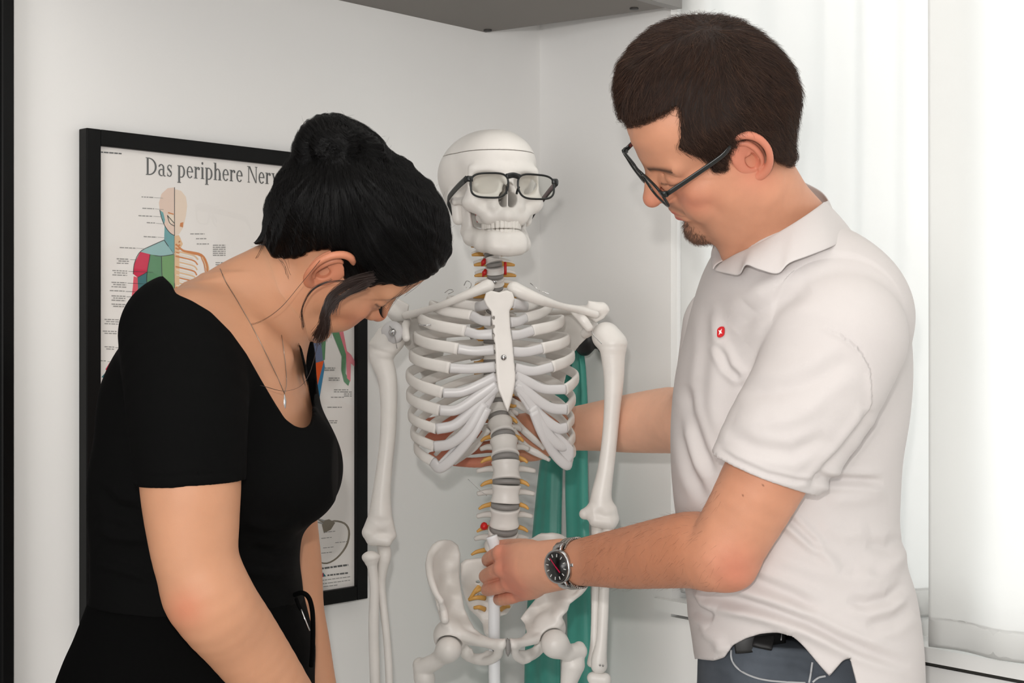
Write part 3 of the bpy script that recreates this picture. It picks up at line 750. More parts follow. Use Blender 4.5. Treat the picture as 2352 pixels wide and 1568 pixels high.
for k in range(24):
    y = VY[k]; hgt = ((VY[k + 1] if k < 23 else 1292) - y) / 1.0
    hup = (y - VY[k - 1]) / 2 if k else hgt / 2
    yt, yb = y - hup + 5.5, y + hgt / 2 - (5.5 if k > 6 else 4)
    pt, pb = spw(yt), spw(yb); ax = pt - pb; L = np.linalg.norm(ax); r = BR[k]
    m = MB()
    prof = [(r * .6, 0), (r * .97, .0004), (r * 1.0, L * .07), (r * .93, L * .2), (r * .855, L * .5), (r * .92, L * .8), (r * .99, L * .93), (r * .96, L - .0004), (r * .6, L)]
    V, Q = lathe_vq(pb, prof, ax, 28)
    c = (pt + pb) / 2; V[:, 1] = c[1] + (V[:, 1] - c[1]) * 0.78
    m.add(V, Q)
    back = np.array([0, 1, 0]); rt = np.array([1, 0, 0])
    tl = np.interp(k, [0, 6, 8, 16, 18, 20, 23], [.024, .026, .03, .027, .024, .040, .036])
    for s in (-1, 1):
        p0 = c + back * r * .75 + rt * s * r * .4; p1 = c + back * (r * .75 + .012) + rt * s * (r + .004); p2 = c + back * (r * .8 + .018) + rt * s * (tl + .006) + UP * (-.004 if k > 6 else -.003)
        m.add(*tube_vq(crom([p0, p1, p2], 10), np.linspace(.0062, .0036, 10) * (1.0 if k > 6 else .8), nseg=8))
        m.add(*tube_vq(crom([c + back * r * .8 + rt * s * r * .5, c + back * (r + .014) + rt * s * r * .55 + UP * .004, c + back * (r + .018) + rt * s * r * .5 - UP * .012], 8), .0062, nseg=8))
    sp = np.interp(k, [0, 4, 7, 12, 18, 23], [.02, .026, .036, .035, .034, .032])
    m.add(*tube_vq(crom([c + back * (r + .008), c + back * (r + .008 + sp * .6) - UP * .006, c + back * (r + .008 + sp) - UP * (.018 if 7 < k < 17 else .008)], 10), np.linspace(.009, .005, 10), np.linspace(.005, .003, 10), ref=UP, nseg=8))
    m.build('vertebra', M['bone'], sk_root)
    # disc below it
    if 1 < k < 23:
        yd = y + hgt / 2; dp = spw(yd - 5.2 + (0 if k > 6 else 1.2)); db = spw(yd + 5.2 - (0 if k > 6 else 1.2)); a2 = dp - db; l2 = np.linalg.norm(a2)
        V, Q = lathe_vq(db, [(r * .5, -.0004), (r * (.93 if k > 6 else .88), 0), (r * (.95 if k > 6 else .9), l2 * .5), (r * (.93 if k > 6 else .88), l2), (r * .5, l2 + .0004)], a2, 28)
        c2 = (dp + db) / 2; V[:, 1] = c2[1] + (V[:, 1] - c2[1]) * 0.78
        MB().add(V, Q).build('intervertebral_disc', M['disc'], sk_root)
    # nerve roots leave beside the disc
    if k > 0:
        yd = y + hgt / 2 - 2
        for s in (-1, 1):
            x, d = spine(yd); rp = r / d * F
            ln_ = np.interp(k, [1, 5, 6, 8, 17, 19, 23], [26, 27, 30, 22, 20, 24, 28]) * (0.75 if s > 0 and k > 16 else 1.0)
            fat = 1.7 if (k == 5 and s < 0) else 1.0
            q = [W(x + s * rp * .55, yd - 3, d + .012), W(x + s * (rp * .95), yd, d + .009), W(x + s * (rp + ln_ * .55), yd + (4 if k > 6 else 1), d + .007), W(x + s * (rp + ln_), yd + (11 if k > 16 else 3) * 1.0, d + .006)]
            MB().add(*tube_vq(crom(q, 12), np.array([.0036, .0042, .0042, .004, .0038, .0036, .0034, .0032, .003, .0026, .0022, .0016]) * fat, np.full(12, .0022), ref=UP, nseg=8)).build('nerve_root', M['nerve'], sk_root)
        if k in (3, 4):
            x, d = spine(yd); MB().add(*tube_vq([W(x - 22, yd - 12, d - .004), W(x - 25, yd - 4, d - .006), W(x - 29, yd + 5, d - .002)], [.002, .0042, .001], nseg=8)).build('red_vessel', M['red'], sk_root)
x, d = spine(616); MB().add(*tube_vq(crom([W(x + 24, 602, d - .006), W(x + 24, 616, d - .008), W(x + 24, 630, d - .006)], 6), .0022, nseg=8)).build('red_vessel', M['red'], sk_root)
x, d = spine(1209); MB().add(*lathe_vq(W(1112, 1208, d - .006) - UP * .0062, [(.001, 0), (.0045, .0015), (.0062, .005), (.0058, .0075), (.004, .011), (.001, .0125)], UP, 16)).build('slipped_disc', M['red'], sk_root)
MB().add(*lathe_vq(W(1136, 647, 2.312), [(.0035, 0), (.0035, .003), (.002, .004)], (0, -1, 0), 12)).build('screw', M['steel'], sk_root)

# --- rib cage
PHI = math.radians(9)
def cg(px, py, fwd):
    d = 2.29 - fwd * math.cos(PHI) + (px - 1130) / 1485.0 * math.sin(PHI)
    return W(px, py, d)
HW = [.062, .092, .110, .121, .128, .132, .134, .133, .130, .124]
RD = {1: dict(lat=[(1236, 690), (1265, 702), (1292, 735), (1304, 778), (1315, 815), (1324, 863), (1316, 912), (1313, 957), (1315, 998), (1316, 1032)],
              jun=[(1208, 703), (1207, 730), (1223, 759), (1245, 800), (1269, 842), (1299, 894), (1301, 940), (1301, 982), (1305, 1022), (1310, 1050)],
              ca=[[(1195, 700), (1178, 696)], [(1190, 738), (1172, 740)], [(1195, 768), (1174, 770)], [(1210, 808), (1178, 808)], [(1225, 852), (1183, 845)],
                  [(1250, 893), (1215, 877), (1183, 860)], [(1262, 935), (1218, 905), (1184, 875)], [(1278, 982), (1238, 950), (1208, 908), (1186, 884)], [(1285, 1022), (1250, 985), (1222, 935)], [(1302, 1068), (1272, 1040), (1246, 995), (1226, 945)]]),
      -1: dict(lat=[(1030, 690), (990, 700), (963, 728), (953, 773), (944, 815), (937, 860), (938, 905), (942, 950), (948, 990), (956, 1022)],
               jun=[(1096, 704), (1084, 724), (1070, 760), (1052, 801), (1033, 845), (1017, 902), (1010, 942), (1002, 985), (998, 1025), (994, 1060)],
               ca=[[(1108, 702), (1122, 697)], [(1105, 735), (1128, 737)], [(1098, 768), (1131, 767)], [(1090, 806), (1134, 803)], [(1080, 847), (1137, 842)],
                   [(1060, 900), (1100, 884), (1139, 865)], [(1050, 940), (1100, 908), (1141, 880)], [(1045, 975), (1085, 940), (1120, 905), (1142, 887)], [(1035, 1018), (1075, 985), (1112, 925)], [(1012, 1074), (1050, 1042), (1090, 990), (1118, 935)]])}
for s in (1, -1):
    for i in range(10):
        hy = VY[7 + i] - 8; lx, ly = RD[s]['lat'][i]; jx, jy = RD[s]['jun'][i]; sx, sd = spine(hy)
        wpx = abs(lx - 1130); f0 = 0.55 if i else 0.7
        fj = (0.052, 0.066, 0.076, 0.082, 0.084, 0.080, 0.074, 0.068, 0.058, 0.045)[i]
        pts = [W(sx + s * 12, hy, sd + .012), cg(1128 + s * wpx * .42, hy + .22 * (ly - hy), -.108 if i else -.075), cg(1129 + s * wpx * .82, hy + .62 * (ly - hy), -.078 if i else -.045),
               cg(lx, ly, -.008), cg(lx + (jx - lx) * .30, ly + (jy - ly) * .55, fj * .62), cg(jx, jy, fj)]
        P = crom(pts, 46); n = len(P)
        ra = np.interp(np.linspace(0, 1, n), [0, .1, .5, .9, 1], [.0046, .006, .0072, .0078, .0078]) * (1.12 if 1 < i < 7 else 1)
        V, Q = tube_vq(P, ra, np.interp(np.linspace(0, 1, n), [0, .3, 1], [.0042, .0034, .0036]), ref=UP, nseg=14, power=2.6)
        rb = MB().add(V, Q).build('rib', M['bone'], sk_root)
        cp = [cg(jx + (lx - jx) * 0.03, jy - .03 * (jy - ly), fj - .001), cg(jx, jy, fj)]
        cq = RD[s]['ca'][i]; fe = .088 if i < 8 else .084
        for q, (cx_, cy_) in enumerate(cq):
            u = (q + 1) / len(cq); cp.append(cg(cx_, cy_, fj + (fe - fj) * min(1, u * 1.15)))
        P = crom(cp[1:], 30); n = 30
        V, Q = tube_vq(P, np.interp(np.linspace(0, 1, n), [0, .5, 1], [.0074, .0072, .0080 if i < 7 else .0075]) * (1.1 if i > 5 else 1), .0046, ref=UP, nseg=14, power=2.6)
        MB().add(V, Q).build('costal_cartilage', M['cart'], rb)
for pts in ([(1168, 948, -.075), (1200, 985, -.1), (1232, 1014, -.09), (1249, 1030, -.07)], [(1178, 988, -.06), (1206, 1024, -.075), (1238, 1043, -.07), (1262, 1056, -.055)],
            [(1122, 985, -.06), (1092, 1024, -.075), (1066, 1046, -.07), (1044, 1064, -.055)], [(1118, 948, -.08), (1075, 975, -.105), (1030, 1012, -.1), (1000, 1044, -.08)]):
    P = crom([cg(*p) for p in pts], 24)
    MB().add(*tube_vq(P, np.interp(np.linspace(0, 1, 24), [0, .6, 1], [.006, .0058, .003]), .0034, ref=UP, nseg=12)).build('rib', M['bone'], sk_root)
for P_ in ([(1143, 888), (1141, 905), (1116, 956), (1082, 1010), (1052, 1045), (1016, 1079), (1000, 1073), (1010, 1056), (1045, 1020), (1084, 966), (1118, 906)],
           [(1184, 880), (1200, 884), (1238, 936), (1275, 984), (1300, 1008), (1318, 1028), (1318, 1050), (1304, 1072), (1290, 1068), (1262, 1030), (1234, 985), (1204, 932), (1186, 905)]):
    dm = lambda x, y: 2.29 - np.interp(y, [880, 960, 1080], [.090, .078, .050]) * math.cos(PHI) + (x - 1130) / 1485.0 * math.sin(PHI)
    pl = plate(P_, dm, .008, .0035); bake('costal_cartilage', Vol.fit([pl], .0012).u(pl), M['cart'], sk_root)
SD = lambda x, y: 2.203 - (y - 670) * 0.00006 + (x - 1155) * 0.00011
v = Vol.fit([plate([(1115, 668), (1178, 980)], 2.2, .05), ell(W(1115, 668, 2.2), .02), ell(W(1185, 950, 2.2), .02)], .0012)
v.u(plate([(1116, 672), (1128, 667), (1146, 671), (1164, 666), (1177, 671), (1182, 686), (1178, 702), (1170, 714), (1171, 738), (1173, 762), (1177, 785), (1179, 808), (1181, 830), (1184, 852), (1184, 872), (1181, 892), (1174, 922), (1167, 946), (1161, 936), (1153, 915), (1144, 893), (1141, 872), (1139, 850), (1138, 825), (1137, 800), (1133, 770), (1130, 740), (1128, 716), (1117, 702), (1111, 688)], SD, .0105, .003))
for k in range(8):
    for s_ in (-1, 1): v.sub(ell(W(1156 + k * .9 + s_ * (22 + k * .3), 730 + k * 20, 2.2), (.0022, .01, .0035)), .002)
bake('sternum', v, M['bone'], sk_root)
MB().add(*lathe_vq(W(1156.5, 821, 2.1915), [(.0048, 0), (.0048, .002), (.0036, .0042), (.001, .0052)], (0, -1, 0), 16)).build('screw', M['steel'], sk_root)

# --- shoulder girdle and arms
def multi(ps):
    lo = np.min([p.lo for p in ps], 0); hi = np.max([p.hi for p in ps], 0)
    def fn(X, Y, Z):
        o = ps[0].fn(X, Y, Z)
        for p in ps[1:]: o = np.minimum(o, p.fn(X, Y, Z))
        return o
    return Prim(lo, hi, fn)
def bones(name, pts, h=.0015, k=.006, extra=(), subs=(), parent=None):
    P = []
    for ch in pts:
        c = [(*W(x, y, d), r * d / F) for x, y, d, r in ch]
        P.append(multi([cone(a[:3], b[:3], a[3], b[3]) for a, b in zip(c[:-1], c[1:])]))
    P += list(extra)
    v = Vol.fit(P, h)
    for p in P: v.u(p, k)
    for p in subs: v.sub(p, .002)
    return bake(name, v, M['bone'], parent or sk_root)
def cl(pts, n=22): return [tuple(r) for r in crom(pts, n)]
bones('clavicle', [cl([(1120, 657, 2.215, 16), (1100, 665, 2.213, 13), (1060, 682, 2.215, 9.5), (1010, 702, 2.235, 8), (965, 716, 2.262, 8.5), (932, 724, 2.28, 9)])])
bones('clavicle', [cl([(1181, 663, 2.222, 17), (1205, 674, 2.222, 15), (1245, 690, 2.23, 12), (1290, 703, 2.262, 8), (1335, 712, 2.295, 9), (1368, 722, 2.31, 9)])])
def px6(x, y): return x / 4.041 + 960, y / 4.041 + 1180
dS = lambda x, y: 2.33 + (x - 960) * .0006 + (y - 760) * .00025
bones('scapula', [cl([(885, 702, 2.29, 11), (905, 722, 2.29, 12), (925, 728, 2.3, 11), (960, 722, 2.34, 9), (1010, 722, 2.40, 6)]), cl([(938, 735, 2.29, 8), (930, 752, 2.27, 9.5), (933, 776, 2.255, 9)]), [(905, 755, 2.31, 16), (925, 770, 2.33, 14)]],
      extra=[plate([(900, 735), (940, 720), (1000, 725), (1030, 760), (1015, 830), (995, 900), (975, 880), (955, 830), (935, 800), (912, 775)], lambda x, y: 2.325 + (x - 900) * .0009, .005, .002), plate([(883, 692), (912, 683), (940, 700), (935, 735), (905, 740), (893, 722)], 2.292, .008, .003)])
bones('scapula', [cl([(1385, 708, 2.33, 12), (1362, 716, 2.33, 13), (1335, 712, 2.34, 11), (1300, 715, 2.38, 8), (1255, 718, 2.42, 6)]), cl([(1318, 715, 2.31, 8), (1338, 733, 2.30, 11), (1352, 752, 2.30, 10)]), [(1362, 752, 2.345, 15), (1345, 765, 2.36, 12)]],
      extra=[plate([(1365, 725), (1320, 705), (1262, 715), (1240, 750), (1255, 830), (1280, 905), (1296, 880), (1310, 820), (1332, 792), (1352, 772), (1362, 752)], lambda x, y: 2.36 + (1365 - x) * .0009, .005, .002), plate([(1350, 690), (1385, 695), (1400, 712), (1388, 730), (1368, 742), (1350, 728)], 2.33, .009, .004)])
bones('humerus', [cl([(880, 800, 2.275, 34), (876, 822, 2.275, 27), (890, 870, 2.275, 22), (893, 940, 2.275, 19), (890, 1010, 2.275, 18), (882, 1080, 2.272, 18.5), (876, 1140, 2.27, 22), (874, 1180, 2.27, 27)]),
                  [(862, 1205, 2.268, 24), (850, 1222, 2.265, 19), (855, 1238, 2.265, 15)], [(884, 1205, 2.27, 22), (896, 1228, 2.272, 15)], [(868, 1238, 2.262, 14), (888, 1242, 2.262, 13)]],
      extra=[ell(W(896, 778, 2.28), .0235)], subs=[ell(W(876, 1200, 2.24), (.006, .01, .009))])
MB().add(*lathe_vq(W(900, 763, 2.262), [(.018, -.008), (.018, 0), (.015, .004), (.004, .006)], (-.2, -1, .25), 20)).build('shoulder_washer', M['cart'], sk_root)
MB().add(*lathe_vq(W(902, 763, 2.2545), [(.0055, 0), (.0055, .003), (.002, .005)], (-.2, -1, .25), 12)).build('screw', M['steel'], sk_root)
bones('humerus', [cl([(1408, 790, 2.325, 33), (1408, 815, 2.325, 28), (1410, 870, 2.325, 23), (1406, 940, 2.325, 19), (1400, 1010, 2.325, 18), (1391, 1080, 2.322, 19), (1382, 1130, 2.32, 23), (1380, 1160, 2.32, 27)]),
                  [(1362, 1175, 2.318, 21), (1343, 1180, 2.318, 13)], [(1395, 1175, 2.318, 24), (1402, 1190, 2.318, 20)], [(1368, 1195, 2.312, 16), (1400, 1200, 2.312, 17)]],
      extra=[ell(W(1392, 772, 2.33), .0225)], subs=[ell(W(1384, 1172, 2.29), (.004, .01, .007))])
bones('radius', [cl([(852, 1283, 2.262, 18), (855, 1300, 2.262, 12), (860, 1350, 2.265, 11), (858, 1430, 2.265, 12), (860, 1520, 2.265, 12), (864, 1640, 2.265, 13), (866, 1700, 2.262, 19)])], extra=[ell(W(852, 1278, 2.262), (.0135, .0125, .0055))])
bones('ulna', [cl([(880, 1252, 2.28, 15), (884, 1275, 2.27, 15), (878, 1310, 2.272, 12), (876, 1350, 2.275, 10), (886, 1440, 2.272, 9), (893, 1530, 2.27, 9), (895, 1640, 2.268, 9), (894, 1690, 2.266, 11)])])
bones('radius', [cl([(1397, 1222, 2.315, 16), (1395, 1240, 2.315, 12), (1390, 1300, 2.31, 11), (1386, 1400, 2.305, 12), (1382, 1470, 2.30, 13), (1376, 1510, 2.298, 18), (1376, 1528, 2.298, 19)])])
bones('ulna', [cl([(1372, 1205, 2.33, 14), (1372, 1225, 2.318, 14), (1370, 1290, 2.315, 11), (1367, 1400, 2.312, 9), (1364, 1480, 2.306, 9), (1358, 1522, 2.304, 10)])])
bones('carpal_bones', [[(1362, 1556, 2.298, 14), (1388, 1560, 2.298, 16)], [(1366, 1580, 2.296, 14), (1386, 1582, 2.296, 14)]])
for x_ in (1352, 1364, 1376, 1388): bones('metacarpal', [cl([(x_ + 6, 1596, 2.294, 8), (x_ + 3, 1640, 2.29, 6), (x_, 1690, 2.285, 8)], 6)], h=.002)
for x_, y_ in ((1378, 1531), (1385, 1532)): MB().add(*disc_vq(W(x_, y_ - 4, 2.2845), (0, 1, 0), .0016, .002, 10)).build('screw', M['steel'], sk_root)

# --- pelvis
def idw(ctrl):
    C = np.array(ctrl, float)
    def fn(x, y):
        s = 0; t = 0
        for cx_, cy_, d in C:
            wt = 1.0 / ((x - cx_) ** 2 + (y - cy_) ** 2 + 250.0) ** 1.5; s = s + wt * d; t = t + wt
        return s / t
    return fn
LP = [px6(*p) for p in [(78, 480), (92, 365), (140, 290), (190, 252), (250, 241), (320, 252), (368, 300), (394, 370), (388, 440), (386, 600), (400, 700), (412, 770), (432, 880), (480, 980), (525, 1062), (600, 1122), (700, 1176), (780, 1172), (812, 1152), (816, 1205), (785, 1255), (725, 1268), (640, 1240), (560, 1222), (470, 1220), (400, 1190), (350, 1120), (300, 1085), (240, 1055), (205, 980), (180, 890), (165, 820), (150, 740), (118, 640), (84, 560)]]
DLp = idw([(*px6(80, 480), 2.262), (*px6(120, 640), 2.232), (*px6(180, 850), 2.215), (*px6(190, 252), 2.30), (*px6(370, 300), 2.325), (*px6(280, 450), 2.325), (*px6(270, 620), 2.318), (*px6(390, 560), 2.335), (*px6(330, 850), 2.285), (*px6(420, 900), 2.29), (*px6(300, 1050), 2.235), (*px6(480, 1100), 2.245), (*px6(640, 1180), 2.215), (*px6(790, 1200), 2.195)])
c6 = lambda pts: [(*px6(x, y), d, r / 4.041) for x, y, d, r in pts]
bones('hip_bone', [cl(c6([(215, 800, 2.212, 26), (170, 740, 2.214, 30), (125, 620, 2.228, 34), (105, 500, 2.255, 36), (120, 390, 2.285, 34), (180, 300, 2.30, 36), (260, 275, 2.312, 34), (340, 310, 2.325, 30)]), 20),
                   cl(c6([(250, 980, 2.215, 40), (240, 900, 2.222, 36), (215, 820, 2.214, 24)]), 8), cl(c6([(330, 1080, 2.245, 60), (480, 1150, 2.235, 52), (620, 1190, 2.215, 42), (770, 1205, 2.20, 44)]), 12),
                   cl(c6([(770, 1215, 2.2, 40), (740, 1300, 2.215, 40), (660, 1360, 2.235, 42), (540, 1350, 2.26, 46), (440, 1290, 2.275, 52), (400, 1180, 2.262, 60)]), 14)],
      extra=[plate([px6(*p) for p in [(420, 1225), (500, 1245), (520, 1300), (600, 1290), (640, 1262), (720, 1280), (795, 1262), (770, 1330), (690, 1392), (570, 1385), (450, 1350), (405, 1290)]], idw([(*px6(420, 1290), 2.27), (*px6(780, 1290), 2.215), (*px6(600, 1360), 2.25)]), .012, .005), plate(LP, DLp, .010, .004), ell(W(*px6(300, 1130), 2.255), .026)], subs=[ell(W(*px6(285, 1260), 2.235), .0225)], k=.005)
RP = [px6(*p) for p in [(850, 1152), (905, 1162), (960, 1148), (1008, 1100), (985, 1015), (950, 970), (1000, 900), (1090, 790), (1130, 620), (1060, 440), (1010, 310), (1035, 238), (1120, 186), (1240, 174), (1330, 196), (1420, 260), (1520, 420), (1582, 560), (1560, 670), (1500, 730), (1425, 790), (1390, 900), (1330, 960), (1280, 1040), (1225, 1120), (1130, 1165), (1000, 1215), (925, 1252), (870, 1230)]]
DRp = idw([(*px6(1580, 560), 2.262), (*px6(1545, 680), 2.235), (*px6(1400, 800), 2.23), (*px6(1240, 180), 2.335), (*px6(1050, 300), 2.345), (*px6(1450, 300), 2.31), (*px6(1250, 480), 2.345), (*px6(1090, 560), 2.345), (*px6(1200, 800), 2.305), (*px6(1000, 960), 2.30), (*px6(1300, 960), 2.245), (*px6(1150, 1110), 2.25), (*px6(1000, 1170), 2.225), (*px6(870, 1200), 2.2)])
bones('hip_bone', [cl(c6([(1420, 800, 2.232, 22), (1530, 700, 2.234, 28), (1570, 580, 2.255, 30), (1510, 420, 2.29, 32), (1410, 280, 2.32, 32), (1300, 215, 2.335, 30), (1150, 205, 2.345, 30)]), 18),
                   cl(c6([(1300, 1000, 2.25, 52), (1180, 1120, 2.25, 52), (1040, 1180, 2.228, 40), (890, 1205, 2.205, 40)]), 12),
                   cl(c6([(890, 1215, 2.205, 38), (905, 1300, 2.22, 38), (970, 1345, 2.24, 42), (1060, 1310, 2.265, 46), (1130, 1240, 2.28, 54), (1190, 1140, 2.265, 56)]), 14)],
      extra=[plate([px6(*p) for p in [(868, 1235), (930, 1262), (1000, 1262), (1060, 1240), (1130, 1190), (1135, 1260), (1110, 1310), (1040, 1370), (970, 1392), (905, 1345)]], idw([(*px6(870, 1280), 2.215), (*px6(1130, 1230), 2.27), (*px6(980, 1380), 2.245)]), .012, .005), plate(RP, DRp, .010, .004), ell(W(*px6(1215, 1060), 2.268), .026)], subs=[ell(W(*px6(1270, 1205), 2.238), .0235)], k=.005)
bake('pubic_disc', Vol.fit([ell(W(*px6(832, 1240), 2.205), .03)], .0012).u(plate([px6(*p) for p in [(826, 1148), (846, 1160), (862, 1215), (858, 1290), (835, 1330), (815, 1290), (806, 1215)]], 2.203, .018, .004)), M['disc'], sk_root)
SP_ = [px6(*p) for p in [(392, 460), (440, 420), (540, 410), (760, 400), (900, 430), (935, 560), (905, 760), (880, 850), (825, 930), (760, 950), (712, 1010), (690, 1120), (655, 1150), (615, 1110), (598, 1020), (560, 965), (480, 890), (440, 800), (420, 740), (396, 620)]]
DSp = idw([(*px6(400, 480), 2.335), (*px6(660, 420), 2.325), (*px6(920, 480), 2.345), (*px6(660, 600), 2.345), (*px6(500, 800), 2.365), (*px6(660, 800), 2.37), (*px6(860, 800), 2.37), (*px6(650, 960), 2.36), (*px6(650, 1120), 2.335)])
bones('sacrum', [c6([(700, 420, 2.335, 85), (690, 520, 2.345, 70)])], extra=[plate(SP_, DSp, .018, .006)], subs=[ell(W(*px6(x, y), 2.35), (.004, .014, .0032)) for x, y in ((560, 620), (570, 760), (580, 880), (800, 620), (800, 760), (790, 880))], k=.008)
for a, b in (((600, 640), (480, 790)), ((620, 690), (510, 740)), ((625, 780), (470, 795)), ((622, 885), (520, 870)), ((770, 885), (850, 860)), ((770, 780), (850, 720)), ((600, 560), (460, 620))):
    p, q = np.array(px6(*a)), np.array(px6(*b)); mid = (p + q) / 2 + [0, -3]
    MB().add(*tube_vq(crom([W(*p, 2.352), W(*mid, 2.342), W(*q, 2.345)], 10), np.linspace(.0042, .0026, 10), .0026, ref=UP, nseg=8)).build('nerve_root', M['nerve'], sk_root)

# --- legs
def femur(hd, hr, chain_, d):
    o = bones('femur', [c6(chain_)], extra=[ell(W(*px6(*hd), d), hr * d / F / 4.041)], h=.0018, k=.01); return o
femur((285, 1255), 120, [(270, 1275, 2.24, 80), (160, 1370, 2.25, 78), (40, 1430, 2.262, 86), (20, 1400, 2.265, 70), (60, 1520, 2.262, 100), (90, 1700, 2.262, 72), (140, 2400, 2.27, 58), (170, 3000, 2.27, 60), (180, 3200, 2.26, 110)], 2.236)
femur((1270, 1203), 132, [(1290, 1230, 2.24, 84), (1390, 1290, 2.252, 80), (1490, 1275, 2.266, 82), (1495, 1240, 2.268, 60), (1440, 1400, 2.262, 110), (1400, 1560, 2.262, 78), (1350, 2400, 2.27, 60), (1300, 3000, 2.27, 60), (1290, 3200, 2.26, 110)], 2.240)
for h, e in (((330, 1210), (310, 1300)), ((1215, 1160), (1290, 1255))):
    pass
# --- stand: white tube in front of the sacrum, five-legged base on the floor
PT = crom([W(1129, 1231, 2.238), W(1137, 1262, 2.2385), W(1135, 1330, 2.24), W(1135, 1430, 2.24), W(1136, 1600, 2.24)], 30)
V, Q = tube_vq(np.vstack([PT, PT[-1] * [1, 1, 0] + UP * 0.05]), .0088, nseg=20)
MB().add(V, Q).build('stand_pole', M['pole'], sk_root)
m = MB(); b0 = PT[-1] * [1, 1, 0]
m.add(*lathe_vq(b0 + UP * .04, [(.03, 0), (.03, .03), (.014, .05)], UP, 20))
for k in range(5):
    a = k * 2 * math.pi / 5 + .3; e = b0 + np.array([math.cos(a), math.sin(a), 0]) * .27
    m.add(*tube_vq(crom([b0 + UP * .055, (b0 + e) / 2 + UP * .06, e + UP * .045], 8), .011, nseg=10)); m.add(*disc_vq(e + UP * .022, (-math.sin(a), math.cos(a), 0), .022, .018, 18))
m.build('stand_base', M['pole'], sk_root)
for x_, y_ in ((1135, 1491), ): MB().add(*disc_vq(W(x_, y_, 2.2305), (0, 1, 0), .0028, .002, 12)).build('screw', M['steel'], sk_root)
# wire ties seen above the clavicles
def wire(pts, r=.0006): MB().add(*tube_vq(crom([W(*p) for p in pts], 16), r, nseg=6)).build('wire_tie', M['steel'], sk_root)
wire([(1066, 655, 2.22), (1072, 645, 2.21), (1082, 650, 2.205), (1080, 660, 2.21), (1070, 660, 2.21)]); wire([(1022, 672, 2.24), (1032, 665, 2.225), (1042, 668, 2.22), (1030, 675, 2.23)])
wire([(890, 745, 2.27), (898, 752, 2.255), (906, 770, 2.25), (912, 800, 2.26)]); wire([(1358, 760, 2.3), (1366, 772, 2.295), (1382, 789, 2.29)]); wire([(962, 745, 2.2), (975, 747, 2.19), (990, 745, 2.19)], .001)
wire([(1218, 650, 2.23), (1228, 658, 2.225), (1240, 668, 2.225)]); wire([(1245, 668, 2.24), (1262, 675, 2.24)]); wire([(1075, 1100, 2.3), (1098, 1122, 2.3), (1118, 1138, 2.3)], .0004)
